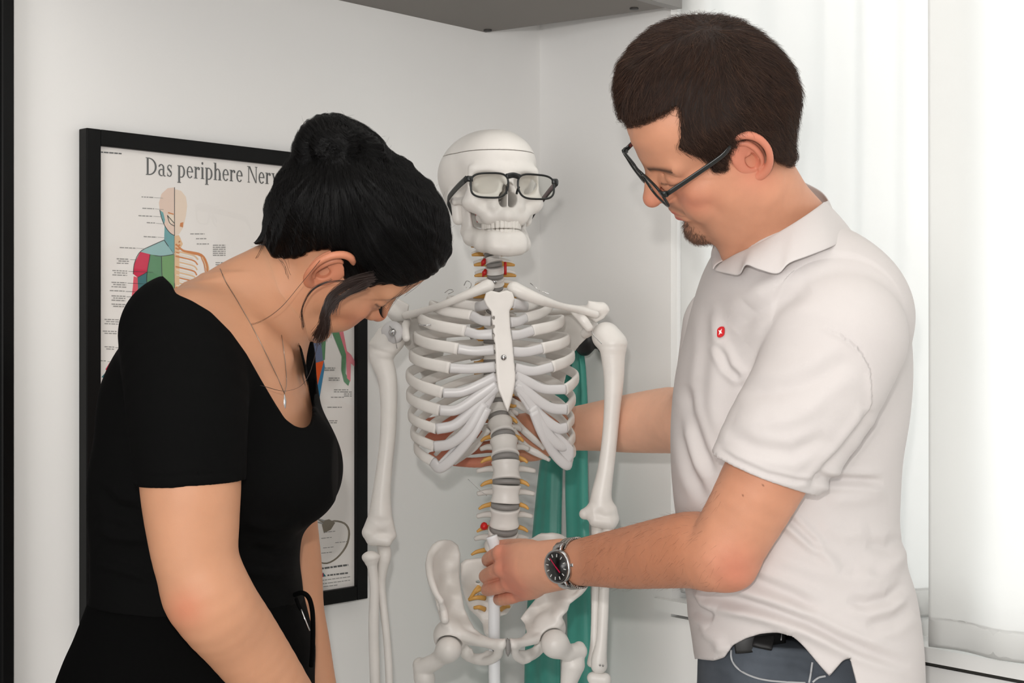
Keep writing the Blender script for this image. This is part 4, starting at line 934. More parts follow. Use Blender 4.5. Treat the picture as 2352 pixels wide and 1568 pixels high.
# ------------------------------------------------------------------ eyeglasses (used twice), teal bands on a wall hook
M['specs'] = mk('black_acetate', (20, 24, 24), 0.3)
M['specs_in'] = mk('dark_plum_acetate', (66, 30, 44), 0.35)
M['lens'] = glass_mat('spectacle_lens', (0.985, 0.99, 0.975), rough=0.01)
def lens_outline(w_, h_, n=48, taper=0.12, p=3.4):
    a = np.linspace(0, 2 * np.pi, n, endpoint=False)
    x = np.sign(np.cos(a)) * np.abs(np.cos(a)) ** (2 / p); y = np.sign(np.sin(a)) * np.abs(np.sin(a)) ** (2 / p)
    return x * w_ / 2, y * h_ / 2
def glasses(name, O, X, Fw, U, label, lw=.0555, lh=.039, bridge=.016, rim=.0016, t_len=.098, t_drop=.024, t_hook=.040, splay=.006, inner=None, temple_h=.0042, wrap=0.08, ht=.006, pads=True):
    """O centre of the bridge; X to the viewer's right of the face, Fw forward, U up"""
    root = empty(name, O, label, 'glasses')
    L = lambda x, y, z: O + x * X + y * Fw + z * U
    for s in (-1, 1):
        x, z = lens_outline(lw, lh)
        xs = s * (bridge / 2 + lw / 2) + x; inn = np.clip(-x * s / (lw / 2), -1, 1)
        xs = xs + 0.0045 * s * np.clip(-z / (lh / 2), 0, 1) * np.clip(inn, 0, 1) ; z = z - .003 + .0012 * inn * (z > 0)
        P = np.array([L(a, -wrap * max(0, abs(a) - .01) ** 1.0 * .35, b) for a, b in zip(xs, z)])
        m = MB().add(*tube_vq(P, rim * 1.1, rim, ref=Fw, nseg=8, closed=True)); m.build('rim', M['specs'], root)
        c = P.mean(0); Vl = np.vstack([P - Fw * .0004, P + Fw * .0004]); n = len(P)
        MB().add(Vl, [tuple(range(n - 1, -1, -1)), tuple(range(n, 2 * n))] + [(i, (i + 1) % n, n + (i + 1) % n, n + i) for i in range(n)]).build('lens', M['lens'], root, False)
        e = s * (bridge / 2 + lw); ye = -wrap * (abs(e) - .01) * .35
        MB().add(*tube_vq([L(e - s * .003, ye, ht), L(e + s * .004, ye - .001, ht), L(e + s * .0065, ye - .005, ht - .0005)], [.0042, .0045, .0042], [.0022, .0024, .0024], ref=U, nseg=10, power=3)).build('end_piece', M['specs'], root)
        hx = e + s * .0065
        path = crom([L(hx, ye - .004, ht - .0005), L(hx + s * splay * .5, ye - t_len * .4, ht - .3 * t_drop), L(hx + s * splay, ye - t_len * .82, ht - .72 * t_drop), L(hx + s * splay * .8, ye - t_len, ht - t_drop), L(hx + s * (splay * .4 - .004), ye - t_len - .006, ht - t_drop - t_hook * .45), L(hx + s * (splay * .2 - .010), ye - t_len - .010, ht - t_drop - t_hook)], 26)
        tm = MB().add(*tube_vq(path, np.interp(np.linspace(0, 1, 26), [0, .5, .75, 1], [temple_h, temple_h * .95, temple_h * .6, temple_h * .5]), .0013, ref=U, nseg=10, power=3)).build('temple', M['specs'], root)
        if inner: MB().add(*tube_vq(path[1:16] - s * X * .0011, temple_h * .8, .0005, ref=U, nseg=8, power=3)).build('temple_lining', inner, tm)
        if pads: MB().add(*tube_vq(crom([L(s * (bridge / 2 + .002), -.001, -.004), L(s * (bridge / 2 + .001), -.006, -.009), L(s * (bridge / 2 + .0005), -.008, -.014)], 8), .0018, nseg=8)).build('nose_pad', M['specs'], root)
    MB().add(*tube_vq(crom([L(-bridge / 2 - .003, 0, lh * .30), L(0, .001, lh * .36), L(bridge / 2 + .003, 0, lh * .30)], 12), .0042, .0019, ref=U, nseg=10, power=3)).build('bridge', M['specs'], root)
    return root
GO = skw(sk(.0005, .094, -.0065))
glasses('eyeglasses', GO, SX, SF, SU, 'black rectangular eyeglasses worn by the skeleton model', inner=M['specs_in'], lw=.0575, lh=.0365, bridge=.015, splay=.004, temple_h=.0055, t_hook=.024)

# teal bands over a black hook on the right wall
HK = on_wall(1343, 790, 0.03, NR)
HK = on_wall(1343, 790, .052, NR) - NR * .052
hk = empty('wall_hook', HK, 'black round wall hook behind the skeleton holding the teal bands', 'hook')
MB().add(*lathe_vq(HK, [(.012, 0), (.008, .030), (.013, .036), (.0215, .050), (.021, .056), (.015, .062), (.004, .064)], NR, 24)).build('knob', mk('black_plastic', (12, 12, 12), 0.4), hk)
MB().add(*lathe_vq(HK + NR * .0006, [(.019, 0), (.019, .003), (.012, .004)], NR, 24)).build('wall_plate', M['specs'], hk)
M['teal'] = mk('teal_satin_band', (62, 150, 136), 0.4, bump=(500, 0.1, 0.0005), var=(9, 0.18))
bd = empty('exercise_band', on_wall(1330, 1600, 0.03, NR), 'teal fabric bands hanging from the black wall hook behind the skeleton', 'fabric band')
def strand(px_pts, off, seed, th=.012):
    rs = np.random.RandomState(seed)
    C = crom(px_pts, 60); n = 44
    a = np.linspace(0, 2 * np.pi, n, endpoint=False); V = []
    ph = rs.uniform(0, 6, 4)
    for k, (x, y, hw) in enumerate(C):
        s = k / 59
        c = on_wall(x, y, .042 + (off - .042) * float(np.clip((y - 800) / 420, 0, 1)), NR); wv = hw / F * c[1] * 1.25
        fold = 1 + .30 * np.sin(3 * a + ph[0] + 1.2 * s) + .22 * np.sin(5 * a + ph[1] - 2 * s)
        V.append(c + (np.cos(a) * wv)[:, None] * DR + (np.sin(a) * th * fold * (0.6 + .5 * min(1, wv / .03)))[:, None] * NR)
    V = np.concatenate(V)
    Q = [(k * n + i, k * n + (i + 1) % n, (k + 1) * n + (i + 1) % n, (k + 1) * n + i) for k in range(59) for i in range(n)]
    Q += [tuple(range(n - 1, -1, -1)), tuple(range(59 * n, 60 * n))]
    return V, Q
MB().add(*strand([(1340, 772, 7), (1322, 795, 10), (1300, 850, 16), (1280, 930, 22), (1268, 1030, 26), (1262, 1100, 30), (1255, 1220, 36), (1250, 1350, 42), (1246, 1480, 46), (1244, 1640, 48), (1242, 1760, 48)], .092, 3)).build('band_strand', M['teal'], bd)
MB().add(*strand([(1336, 772, 8), (1328, 800, 11), (1330, 850, 14), (1331, 930, 17), (1325, 1030, 24), (1324, 1120, 26), (1327, 1250, 26), (1329, 1400, 27), (1331, 1560, 28), (1332, 1760, 28)], .100, 5)).build('band_strand', M['teal'], bd)
# ------------------------------------------------------------------ people: shared head, ear, hair tools
class Fr:
    """head frame: pt(x lateral to the camera side, y forward, z up), metres from the point between the ears"""
    def __init__(s, px, py, d, f, l, sc=1.0):
        s.O = W(px, py, d); s.l, s.f, s.u = frame3([f[0], f[2], -f[1]], [l[0], l[2], -l[1]])
        if s.u[2] < 0: s.u = -s.u
        s.A = np.stack([s.l, s.f, s.u]); s.sc = sc
    def pt(s, x, y, z): return s.O + s.sc * (x * s.l + y * s.f + z * s.u)
    def loc(s, V): return ((np.asarray(V) - s.O) @ s.A.T) / s.sc
    def ell(s, c, r): return ell(s.pt(*c), np.asarray(r) * s.sc, s.A)
    def cone(s, a, b, ra, rb, sq=None): return cone(s.pt(*a), s.pt(*b), ra * s.sc, rb * s.sc, (np.asarray(sq[0]) @ s.A, sq[1]) if sq else None)
def ear(h, s=1, es=1.12):
    """outer ear on side s, modelled finely on its own and joined to the head"""
    E = lambda y, z, o=0.0: h.pt(s * (.0725 + o * es + max(0, .006 - y) * .50), y * es, z * es + .002)
    c = E(-.006, .007); S = h.sc * es
    v = Vol(c - .055, c + .055, .0010)
    v.u(ell(E(-.004, .008, -.003), np.array([.0046, .0185, .030]) * S, h.A))
    v.sub(ell(E(-.005, .006, .0065), np.array([.0072, .0145, .0245]) * S, h.A), .002)
    hel = [(.0035, .004, -.004, .0026), (.010, .016, -.006, .0036), (.0095, .030, -.001, .0040), (.000, .0375, .006, .0043), (-.011, .036, .007, .0043), (-.0195, .026, .007, .0040), (-.0225, .011, .007, .0037), (-.0195, -.004, .006, .0037), (-.013, -.015, .003, .0046), (-.004, -.0215, -.001, .0060), (.003, -.020, -.003, .0050)]
    P = crom([(*E(y, z, o), r * S) for y, z, o, r in hel], 40)
    for a, b in zip(P[:-1], P[1:]): v.u(cone(a[:3], b[:3], a[3], b[3]), .0008)
    P = crom([(*E(y, z, o), r * S) for y, z, o, r in [(-.001, .027, .001, .0024), (-.009, .022, .0015, .0030), (-.0135, .011, .002, .0030), (-.0135, -.002, .001, .0030), (-.008, -.012, -.001, .0034)]], 18)
    for a, b in zip(P[:-1], P[1:]): v.u(cone(a[:3], b[:3], a[3], b[3]), .0015)
    v.sub(ell(E(-.0045, .0, .002), np.array([.011, .0072, .0100]) * S, h.A), .0015)
    v.u(ell(E(.0060, -.004, -.001), np.array([.0052, .0042, .0062]) * S, h.A), .002)
    v.u(cone(E(.006, .006, -.002), E(-.006, .0085, -.002), .0022 * S, .0018 * S), .0015)
    return v.mesh(1)
def mix(c, t, w_):
    w_ = np.clip(w_, 0, 1)[:, None]; return c * (1 - w_) + np.array(srgb(*t)[:3]) * w_
def gauss(P, c, r): return np.exp(-(((P - np.asarray(c)) / np.asarray(r)) ** 2).sum(1))
def head_field(v, h, male=True):
    k = .014
    v.u(h.ell((0, -.012, .052), (.0725, .094, .078))); v.u(h.ell((0, .028, .058), (.060, .062, .060)), .03)
    v.u(h.ell((0, -.045, .03), (.066, .06, .06)), .02); v.u(h.ell((0, .045, -.012), (.057, .046, .066)), .02)
    v.u(h.ell((0, .0, -.01), (.064, .06, .045)), .02)
    jw = .053 if male else .046
    for s in (-1, 1):
        v.u(h.cone((s * jw, .006, -.045), (s * (jw * .62), .052, -.074), .018, .019), .02)
        v.u(h.cone((s * (jw * .62), .052, -.074), (0, .070, -.082), .019, .019), .016)
        v.u(h.ell((s * .047, .058, -.006), (.0205, .024, .02)), .016)
        v.u(h.ell((s * .034, .066, -.035), (.022, .022, .026)), .016)
        v.u(h.cone((s * .010, .0865, .040), (s * .043, .072, .036), .0115 if male else .0095, .0115), .014)
        v.u(h.ell((s * .06, .02, -.01), (.012, .03, .03)), .02)
    v.u(h.ell((0, .048, .074), (.052, .046, .046)), .02)
    v.u(h.ell((0, .076, -.042), (.027, .023, .027)), .014)
    v.u(h.ell((0, .079 if male else .076, -.086), (.021, .0165, .0145)), .014)
    for s in (-1, 1):
        v.sub(h.ell((s * .031, .099, .017), (.0165, .018, .0115)), .014)
    nt = .1115 if male else .105
    v.u(h.cone((0, .087, .034), (0, nt - .001, -.006), .0085, .0105), .010)
    v.u(h.ell((0, nt, -.0105), (.0108, .0118, .0108)), .006)
    for s in (-1, 1):
        v.u(h.ell((s * .0125, .0945, -.0135), (.0072, .0115, .0085)), .006)
        v.u(h.ell((s * .031, .0755, .017), (.0145, .0135, .0125)), .004)
        v.u(h.ell((s * .0170, .0815, .015), (.008, .0095, .0115)), .008)
        v.u(h.ell((s * .0235, .0748, .004), (.014, .012, .0105)), .010)
        v.u(h.ell((s * .0165, .0865, .0065), (.0075, .0090, .0095)), .010)
        v.sub(h.ell((s * .0062, .1005, -.0225), (.0038, .006, .004)), .003)
        # closed lid line
        P = crom([(*h.pt(s * .0185, .083, .0155), .0008), (*h.pt(s * .026, .0893, .0105), .0009), (*h.pt(s * .035, .0885, .0095), .0009), (*h.pt(s * .0445, .080, .0135), .0008)], 12)
        for a, b in zip(P[:-1], P[1:]): v.sub(cone(a[:3], b[:3], .0009, .0009), .001)
        P = crom([(*h.pt(s * .018, .084, .021), 0), (*h.pt(s * .028, .0885, .0245), 0), (*h.pt(s * .042, .082, .022), 0)], 10)
        for a, b in zip(P[:-1], P[1:]): v.sub(cone(a[:3], b[:3], .0009, .0009), .0015)
        v.u(h.cone((s * .0195, .090, -.0405), (s * .004, .0965, -.0395), .0034, .0048), .004)
        v.u(h.cone((s * .0185, .089, -.0515), (0, .0940, -.0535), .0036, .0052), .004)
        v.sub(h.cone((s * .0235, .0915, -.0455), (0, .1045, -.0465), .0009, .0010), .002)
    v.sub(h.ell((0, .104, -.067), (.02, .011, .0065)), .008)
def person_colors(P, skin, red, male):
    """local colouring that belongs to the skin itself: lips, brows, stubble, flushed cheeks and ears"""
    c = np.tile(np.array(srgb(*skin)[:3]), (len(P), 1)); x = np.abs(P[:, 0]); Pm = np.stack([x, P[:, 1], P[:, 2]], 1)
    c = mix(c, red, .55 * gauss(Pm, (.045, .07, -.012), (.025, .03, .022))); c = mix(c, red, .6 * gauss(Pm, (0, .112, -.01), (.016, .02, .014)))
    c = mix(c, red, .55 * gauss(Pm, (.082, -.006, .008), (.012, .03, .04)) * (x > .071))
    lip = np.maximum(gauss(Pm, (.006, .099, -.041), (.014, .012, .0045)), gauss(Pm, (.006, .097, -.053), (.0135, .012, .0055)))
    c = mix(c, (188, 92, 84) if male else (176, 88, 78), 1.3 * np.maximum(lip - .25, 0))
    br = np.exp(-((P[:, 2] - (.0345 + .004 * np.sin((x - .012) * 70))) / .0042) ** 2) * (x > .010) * (x < .052) * (P[:, 1] > .05)
    c = mix(c, (52, 34, 26) if male else (40, 26, 22), .9 * br)
    lash = np.exp(-((P[:, 2] - .0108 - 12 * (x - .031) ** 2) / .0016) ** 2) * (x > .018) * (x < .046) * (P[:, 1] > .076)
    c = mix(c, (36, 22, 18), .75 * lash)
    return c
def hair_curves(name, roots, dirs_fn, Vs, Ns, mat_, parent, length, steps=8, rad=.00035, lift=.002, seed=1, jitter=.35, curl=0.0, taper=True):
    from mathutils.kdtree import KDTree
    rs = np.random.RandomState(seed)
    kd = KDTree(len(Vs))
    for i, p in enumerate(Vs): kd.insert(p, i)
    kd.balance()
    pts = []
    for r in roots:
        p = Vs[r].copy(); nrm = Ns[r]; L = length * rs.uniform(.6, 1.25); jit = rs.normal(size=3) * jitter; lf = lift * rs.uniform(.2, 1.6)
        line = [p.copy()]; dprev = None
        for k in range(1, steps):
            d = dirs_fn(p, nrm) + jit * .5
            d = d - nrm * (d @ nrm); d /= np.linalg.norm(d) + 1e-9
            if dprev is not None: d = d * .6 + dprev * .4
            dprev = d
            p = p + d * (L / (steps - 1))
            co, i, _ = kd.find(p); nrm = Ns[i]; base = Vs[i]
            off = (p - base) @ nrm
            p = p - nrm * off
            q = p + nrm * (lf * (k / (steps - 1)) ** 1.0)
            line.append(q)
        pts.append(line)
    return curves_obj(name, np.array(pts), rad, mat_, parent, taper)
def curves_obj(name, pts, rad, mat_, parent=None, taper=True):
    """pts (n, steps, 3)"""
    n, st, _ = pts.shape
    cu = bpy.data.hair_curves.new(name); cu.add_curves([st] * n)
    cu.points.foreach_set('position', pts.astype(np.float32).ravel())
    r = np.tile(np.linspace(1, .35 if taper else .9, st) * rad, n).astype(np.float32)
    at = cu.attributes.get('radius') or cu.attributes.new('radius', 'FLOAT', 'POINT')
    at.data.foreach_set('value', r)
    return link(name, cu, mat_, parent)
def hair_mat(name, rgb, rough=0.4, spec=0.5, var=0.3):
    return mk(name, rgb, rough, spec=spec, var=(60, var))
def folds(V, N, lines, vis=None):
    px, py = project(V); D = np.zeros(len(V))
    facing = np.clip(-N[:, 1] * 2 + .3, 0, 1)
    for L, amp, wd, kind in lines:
        d, al, sd = linedist(px, py, L)
        fade = np.clip(np.minimum(al, 1 - al) * 5, 0, 1) ** .7
        if kind == 'ridge': g = np.exp(-(d / wd) ** 2)
        elif kind == 'step': g = np.where(sd > 0, np.exp(-(d / wd) ** 2), -.6 * np.exp(-(d / (wd * .45)) ** 2))
        elif kind == 'stepr': g = np.where(sd < 0, np.exp(-(d / wd) ** 2), -.6 * np.exp(-(d / (wd * .45)) ** 2))
        else: g = -np.exp(-(d / wd) ** 2) + .55 * np.exp(-((d - 1.8 * wd) / wd) ** 2)
        D += amp * g * fade
    D = np.maximum(D, -.0055)
    return V + N * (D * facing)[:, None]
def join_vq(parts):
    Vs, Qs, n = [], [], 0
    for V, Q in parts: Vs.append(V); Qs.append(Q + n); n += len(V)
    return np.concatenate(Vs), np.concatenate(Qs)
def limb(pts, h=.002, k=.008, n=20, extra=(), subs=()):
    c = crom([(*W(x, y, d), r) for x, y, d, r in pts], n)
    P = [cone(a[:3], b[:3], a[3], b[3]) for a, b in zip(c[:-1], c[1:])]
    v = Vol.fit(P + list(extra), h)
    for p in P: v.u(p, .001)
    for p in extra: v.u(p, k)
    for p in subs: v.sub(p, .003)
    return v

# ------------------------------------------------------------------ the man
M['man_skin'] = mk('man_skin', (222, 166, 138), 0.5, vcol=True, bump=(700, 0.25, 0.0006), var=(35, 0.07), sss=0.12, spec=0.35)
M['shirt'] = mk('white_pique_cotton', (208, 202, 200), 0.85, bump=(1500, 0.25, 0.0006), spec=0.15)
M['mhair'] = hair_mat('dark_brown_hair', (34, 21, 15), 0.6, 0.2)
MSKIN, MRED = (206, 147, 117), (208, 118, 98)
mh = Fr(1662, 324, 1.835, (-.822, .566, .05), (.272, .47, -.84), 1.0)
man = empty('person', W(1800, 784, 1.98) * [1, 1, 0], 'man in a white polo shirt and jeans gripping the skeleton stand pole, head bowed', 'person')
HLO = mh.O - .19; HHI = mh.O + .19; HHI[0] += .06; HLO[2] -= .08
v = Vol(HLO, HHI, .0017)
head_field(v, mh, True)
for a, b, ra, rb in (((1728, 430, 1.845), (1800, 560, 1.90), .058, .062), ((1800, 560, 1.90), (1835, 660, 1.93), .062, .085), ((1705, 490, 1.85), (1722, 600, 1.885), .026, .030)):
    v.u(cone(W(*a), W(*b), ra, rb), .03)
# short beard bulk on the chin
v.u(mh.ell((0, .083, -.089), (.019, .0145, .0135)), .01)
headf = v.f.copy()
V, Q = v.mesh(1); P = mh.loc(V)
col = person_colors(P, MSKIN, MRED, True)
Pm = np.stack([np.abs(P[:, 0]), P[:, 1], P[:, 2]], 1)
stub = np.clip(1.15 * gauss(Pm, (.03, .05, -.075), (.045, .055, .032)), 0, 1) * .22 * (P[:, 2] < -.03)
col = mix(col, (120, 96, 84), stub)
goat = np.clip(1.6 * gauss(Pm, (0, .088, -.089), (.026, .03, .019)), 0, 1) * (.65 + .35 * vnoise(P, 900, 4)) * np.clip((-.060 - P[:, 2]) / .006, 0, 1)
mous = np.exp(-((P[:, 2] + .031 + 6 * Pm[:, 0] ** 2) / .0055) ** 2) * (Pm[:, 0] < .03) * (P[:, 1] > .078)
col = mix(col, (104, 78, 62), .75 * goat); col = mix(col, (100, 74, 60), .55 * mous)
head_vq, head_col = (V, Q), col
# hair: shell over the skull plus the fuller top, cut at the hairline
OUT = [(1436, 268), (1420, 240), (1413, 200), (1424, 150), (1455, 106), (1500, 68), (1550, 44), (1605, 35), (1660, 40), (1705, 56), (1745, 90), (1775, 135), (1800, 190), (1817, 240), (1816, 290), (1808, 350), (1790, 390), (1760, 400), (1700, 400), (1640, 390), (1560, 350), (1500, 290)]
LINE = [(1400, 215), (1436, 284), (1470, 279), (1500, 270), (1530, 256), (1556, 243), (1566, 268), (1563, 300), (1560, 338), (1590, 352), (1622, 366), (1640, 390), (1662, 388), (1672, 360), (1690, 330), (1712, 310), (1742, 308), (1760, 330), (1772, 352), (1792, 366), (1812, 376), (1850, 330), (1850, 0), (1380, 0)]
fh = v.like(); fh.f = headf - .0035
fh.u(plate(OUT, 1.815, .168, .074), .02)
ax = [fh.lo[k] + np.arange(fh.n[k]) * fh.h for k in range(3)]
X3, Y3, Z3 = np.meshgrid(*ax, indexing='ij')
pxg, pyg = CX + F * X3 / Y3, CY - F * (Z3 - CAMH) / Y3
L3 = ((np.stack([X3, Y3, Z3], -1).reshape(-1, 3) - mh.O) @ mh.A.T).reshape(*X3.shape, 3)
# the hairline is drawn on the near side and mirrored to the far one
mir = L3.copy(); mir[..., 0] = np.abs(L3[..., 0]); Wm = mh.O + mir @ mh.A
pxm, pym = CX + F * Wm[..., 0] / Wm[..., 1], CY - F * (Wm[..., 2] - CAMH) / Wm[..., 1]
hl = (polysd(pxm, pym, LINE) * 1.83 / F).astype(np.float32)
wob = .0009 * np.sin(L3[..., 1] * 700) * np.sin(L3[..., 2] * 560 + 1)
fh.f = np.maximum(fh.f, hl + wob.astype(np.float32))
fh.f = np.maximum(fh.f, -(headf + .004)).astype(np.float32)
HV, HQ = fh.mesh(1); HN = normals(HV, HQ)
PL = mh.loc(HV)
HV = HV + HN * (.0012 * vnoise(PL, 110, 9))[:, None]
body = None
def dirs_man(p, n):
    q = mh.loc(p[None])[0]
    back = np.array([.25 * np.sign(q[0]), -.2, -1.0])
    fwd = np.array([.05 + .35 * np.sign(q[0]), .85, -.42])
    t = np.clip((q[2] - .065) / .05, 0, 1) * np.clip((q[1] + .09) / .08, 0, 1)
    d = back * (1 - t) + fwd * t
    return d @ mh.A
del X3, Y3, Z3, L3, mir, Wm, pxm, pym, pxg, pyg

# arms and hands
near_arm = limb([(1905, 800, 1.79, .052), (1840, 930, 1.785, .054), (1765, 1080, 1.79, .0515), (1700, 1200, 1.808, .0475), (1652, 1268, 1.822, .0465), (1590, 1262, 1.86, .0478), (1520, 1270, 1.905, .0448), (1440, 1281, 1.965, .0405), (1370, 1287, 2.018, .0350), (1335, 1291, 2.04, .0318), (1316, 1293, 2.052, .0302)],
                h=.0022, n=40, extra=[ell(W(1688, 1308, 1.815), (.022, .022, .022))], k=.02)
FA = np.array([0.0, 0.0, 0.0])
def hand(h, wrist, mcps, fingers, thumb, palm_r=.015, back=None, wcone=None):
    P = []; Wr = W(*wrist[:3])
    v = None; pr = []
    fl = []
    for i, (x, y, d, r) in enumerate(mcps):
        sp = (i - 1.5) * .013
        a = Wr + np.array([0, 0, -sp]); b = W(x, y, d)
        pr.append((cone(a, b, .0135, r * .96), .009))
        # knuckle
        pr.append((ell(b + np.array([0, -.0042, .0005]), r * .95), .004))
    if wcone is not None: pr.append((cone(W(*wcone[0]), W(*wcone[1]), wcone[2], wcone[3], ((0, 1, 0.0), 1.18)), .018))
    if back is not None:
        for c, rr in back: pr.append((ell(W(*c), rr), .022))
    for f in fingers:
        c = crom([(*W(x, y, d), r) for x, y, d, r in f], 14)
        fl.append([cone(a[:3], b[:3], a[3], b[3]) for a, b in zip(c[:-1], c[1:])])
    c = crom([(*W(x, y, d), r) for x, y, d, r in thumb], 14)
    tl = [cone(a[:3], b[:3], a[3], b[3]) for a, b in zip(c[:-1], c[1:])]
    allp = [p for p, _ in pr] + [p for f in fl for p in f] + tl
    v = Vol.fit(allp, h)
    for p, k in pr: v.u(p, k)
    # every finger is built on its own and then meets the palm, so neighbours stay apart
    for f in fl + [tl]:
        t = v.like()
        for p in f: t.u(p, .0008)
        v.f = smin(v.f, t.f, .0035)
    return v
near_hand = hand(.0012, (1285, 1296, 2.072),
    [(1150, 1270, 2.158, .0122), (1153, 1305, 2.150, .0122), (1168, 1339, 2.156, .0115), (1196, 1362, 2.164, .0105)],
    [[(1150, 1270, 2.158, .0115), (1135, 1276, 2.178, .0105), (1123, 1284, 2.205, .0102), (1122, 1287, 2.230, .0095), (1132, 1288, 2.248, .009), (1150, 1288, 2.250, .0085)],
     [(1153, 1305, 2.150, .0118), (1134, 1313, 2.172, .0110), (1117, 1322, 2.205, .0105), (1118, 1324, 2.232, .0098), (1130, 1323, 2.250, .009), (1150, 1320, 2.252, .0085)],
     [(1168, 1339, 2.156, .0112), (1146, 1347, 2.172, .0105), (1124, 1352, 2.203, .0102), (1120, 1354, 2.230, .0095), (1132, 1353, 2.248, .009), (1152, 1348, 2.250, .0082)],
     [(1196, 1362, 2.164, .0103), (1178, 1370, 2.172, .0100), (1156, 1375, 2.192, .0098), (1146, 1376, 2.220, .0088), (1150, 1375, 2.242, .0082), (1164, 1372, 2.248, .0075)]],
    [(1262, 1278, 2.105, .017), (1215, 1262, 2.165, .0155), (1180, 1256, 2.215, .0125), (1155, 1256, 2.245, .0112), (1140, 1258, 2.254, .0095)],
    back=[((1222, 1302, 2.135), (.034, .0185, .030)), ((1218, 1326, 2.148), (.028, .017, .024))], wcone=((1330, 1292, 2.043), (1222, 1303, 2.116), .0300, .0290))
far_arm = limb([(1680, 790, 2.2, .06), (1640, 900, 2.22, .055), (1600, 960, 2.26, .052), (1530, 965, 2.33, .0515), (1450, 972, 2.378, .0470), (1380, 978, 2.405, .0405), (1310, 985, 2.430, .0350), (1270, 988, 2.442, .0315)], h=.0026, n=30)
far_hand = hand(.0016, (1275, 990, 2.44), [(1185, 968, 2.462, .012), (1178, 996, 2.466, .012), (1176, 1024, 2.466, .0115), (1182, 1050, 2.462, .0105)],
    [[(1185, 968, 2.462, .0112), (1130, 958, 2.468, .0102), (1075, 958, 2.462, .0095), (1030, 964, 2.452, .0088), (985, 970, 2.445, .008)],
     [(1178, 996, 2.466, .0112), (1120, 992, 2.472, .0105), (1060, 994, 2.466, .0098), (1010, 1002, 2.455, .009), (975, 1006, 2.45, .008)],
     [(1176, 1024, 2.466, .011), (1120, 1026, 2.472, .0102), (1062, 1034, 2.464, .0095), (1020, 1044, 2.455, .0085), (992, 1048, 2.45, .008)],
     [(1182, 1050, 2.462, .0102), (1135, 1058, 2.466, .0092), (1095, 1062, 2.46, .0085), (1062, 1061, 2.455, .0078), (1042, 1060, 2.45, .007)]],
    [(1262, 965, 2.41, .017), (1225, 930, 2.41, .0145), (1190, 905, 2.42, .0118), (1165, 895, 2.425, .0105), (1148, 890, 2.43, .009)],
    back=[((1225, 1005, 2.445), (.034, .016, .034))])
parts = [head_vq]; cols = [head_col]
for sd_ in (1, -1):
    Ve, Qe = ear(mh, sd_); parts.append((Ve, Qe)); Pe = mh.loc(Ve); c = mix(np.tile(np.array(srgb(*MSKIN)[:3]), (len(Ve), 1)), MRED, .55 + 0 * Pe[:, 0]); cols.append(c)
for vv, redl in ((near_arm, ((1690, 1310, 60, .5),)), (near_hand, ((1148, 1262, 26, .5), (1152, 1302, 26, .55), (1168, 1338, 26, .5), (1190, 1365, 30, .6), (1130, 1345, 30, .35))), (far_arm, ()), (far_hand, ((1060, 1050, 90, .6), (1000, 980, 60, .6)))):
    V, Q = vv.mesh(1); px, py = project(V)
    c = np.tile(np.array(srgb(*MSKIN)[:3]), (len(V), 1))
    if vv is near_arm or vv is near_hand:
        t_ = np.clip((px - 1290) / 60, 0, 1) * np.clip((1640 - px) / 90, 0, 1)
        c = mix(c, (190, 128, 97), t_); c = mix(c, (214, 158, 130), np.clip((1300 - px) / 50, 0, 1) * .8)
    if vv is far_arm: c = mix(c, (220, 172, 146), .9 * np.clip((px - 1280) / 40, 0, 1))  # paler inner forearm, with the flash falling on it put into the colour
    for x, y, r, a in redl: c = mix(c, MRED, a * np.exp(-((px - x) ** 2 + (py - y) ** 2) / r ** 2))
    if vv is near_arm:
        for x, y, r in ((1753, 1113, 3.2), (1706, 1138, 2.6)): c = mix(c, (110, 60, 44), ((np.hypot(px - x, py - y) < r) & (V[:, 1] < 1.80)) * .8)
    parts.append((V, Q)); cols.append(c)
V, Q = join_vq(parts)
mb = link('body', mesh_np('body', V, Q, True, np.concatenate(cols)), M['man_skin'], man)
hb = link('hair', mesh_np('hair', HV, HQ, True), M['mhair'], man)
rs = np.random.RandomState(4)
rt = rs.choice(len(HV), 24000, replace=True)
hs = hair_curves('hair_strands', rt, dirs_man, HV, HN, hair_mat('dark_brown_strands', (52, 34, 25), 0.5, 0.25), hb, .026, 6, .00017, .0045, 5, .42); hs['kind'] = 'stuff'
hs = hair_curves('hair_strands', rs.choice(len(HV), 4200), dirs_man, HV, HN, hair_mat('light_brown_strands', (80, 55, 40), 0.5, 0.3), hb, .022, 6, .00015, .0060, 15, .5); hs['kind'] = 'stuff'
# beard hairs
bm_ = np.nonzero((goat > .35) & (P[:, 1] > .05))[0]
if len(bm_):
    hv, hn = head_vq[0], normals(*head_vq)
    bs = hair_curves('beard', rs.choice(bm_, 1300), lambda p, n: (np.array([0, .3, -1]) @ mh.A), hv, hn, hair_mat('brown_beard', (98, 70, 54), 0.5), mb, .006, 4, .00013, .003, 6, .5)
    bs['kind'] = 'stuff'

av, aq = near_arm.mesh(1); an = normals(av, aq); pxa = project(av)[0]
ok_ = np.nonzero((pxa > 1335) & (pxa < 1660) & (an[:, 1] < .3))[0]
hair_curves('arm_hair', rs.choice(ok_, 380), lambda p, n: np.array([-.55, .35, -.75]), av, an, hair_mat('fine_arm_hair', (112, 74, 52), 0.5), mb, .011, 5, .00007, .0035, 8, .4)['kind'] = 'stuff'

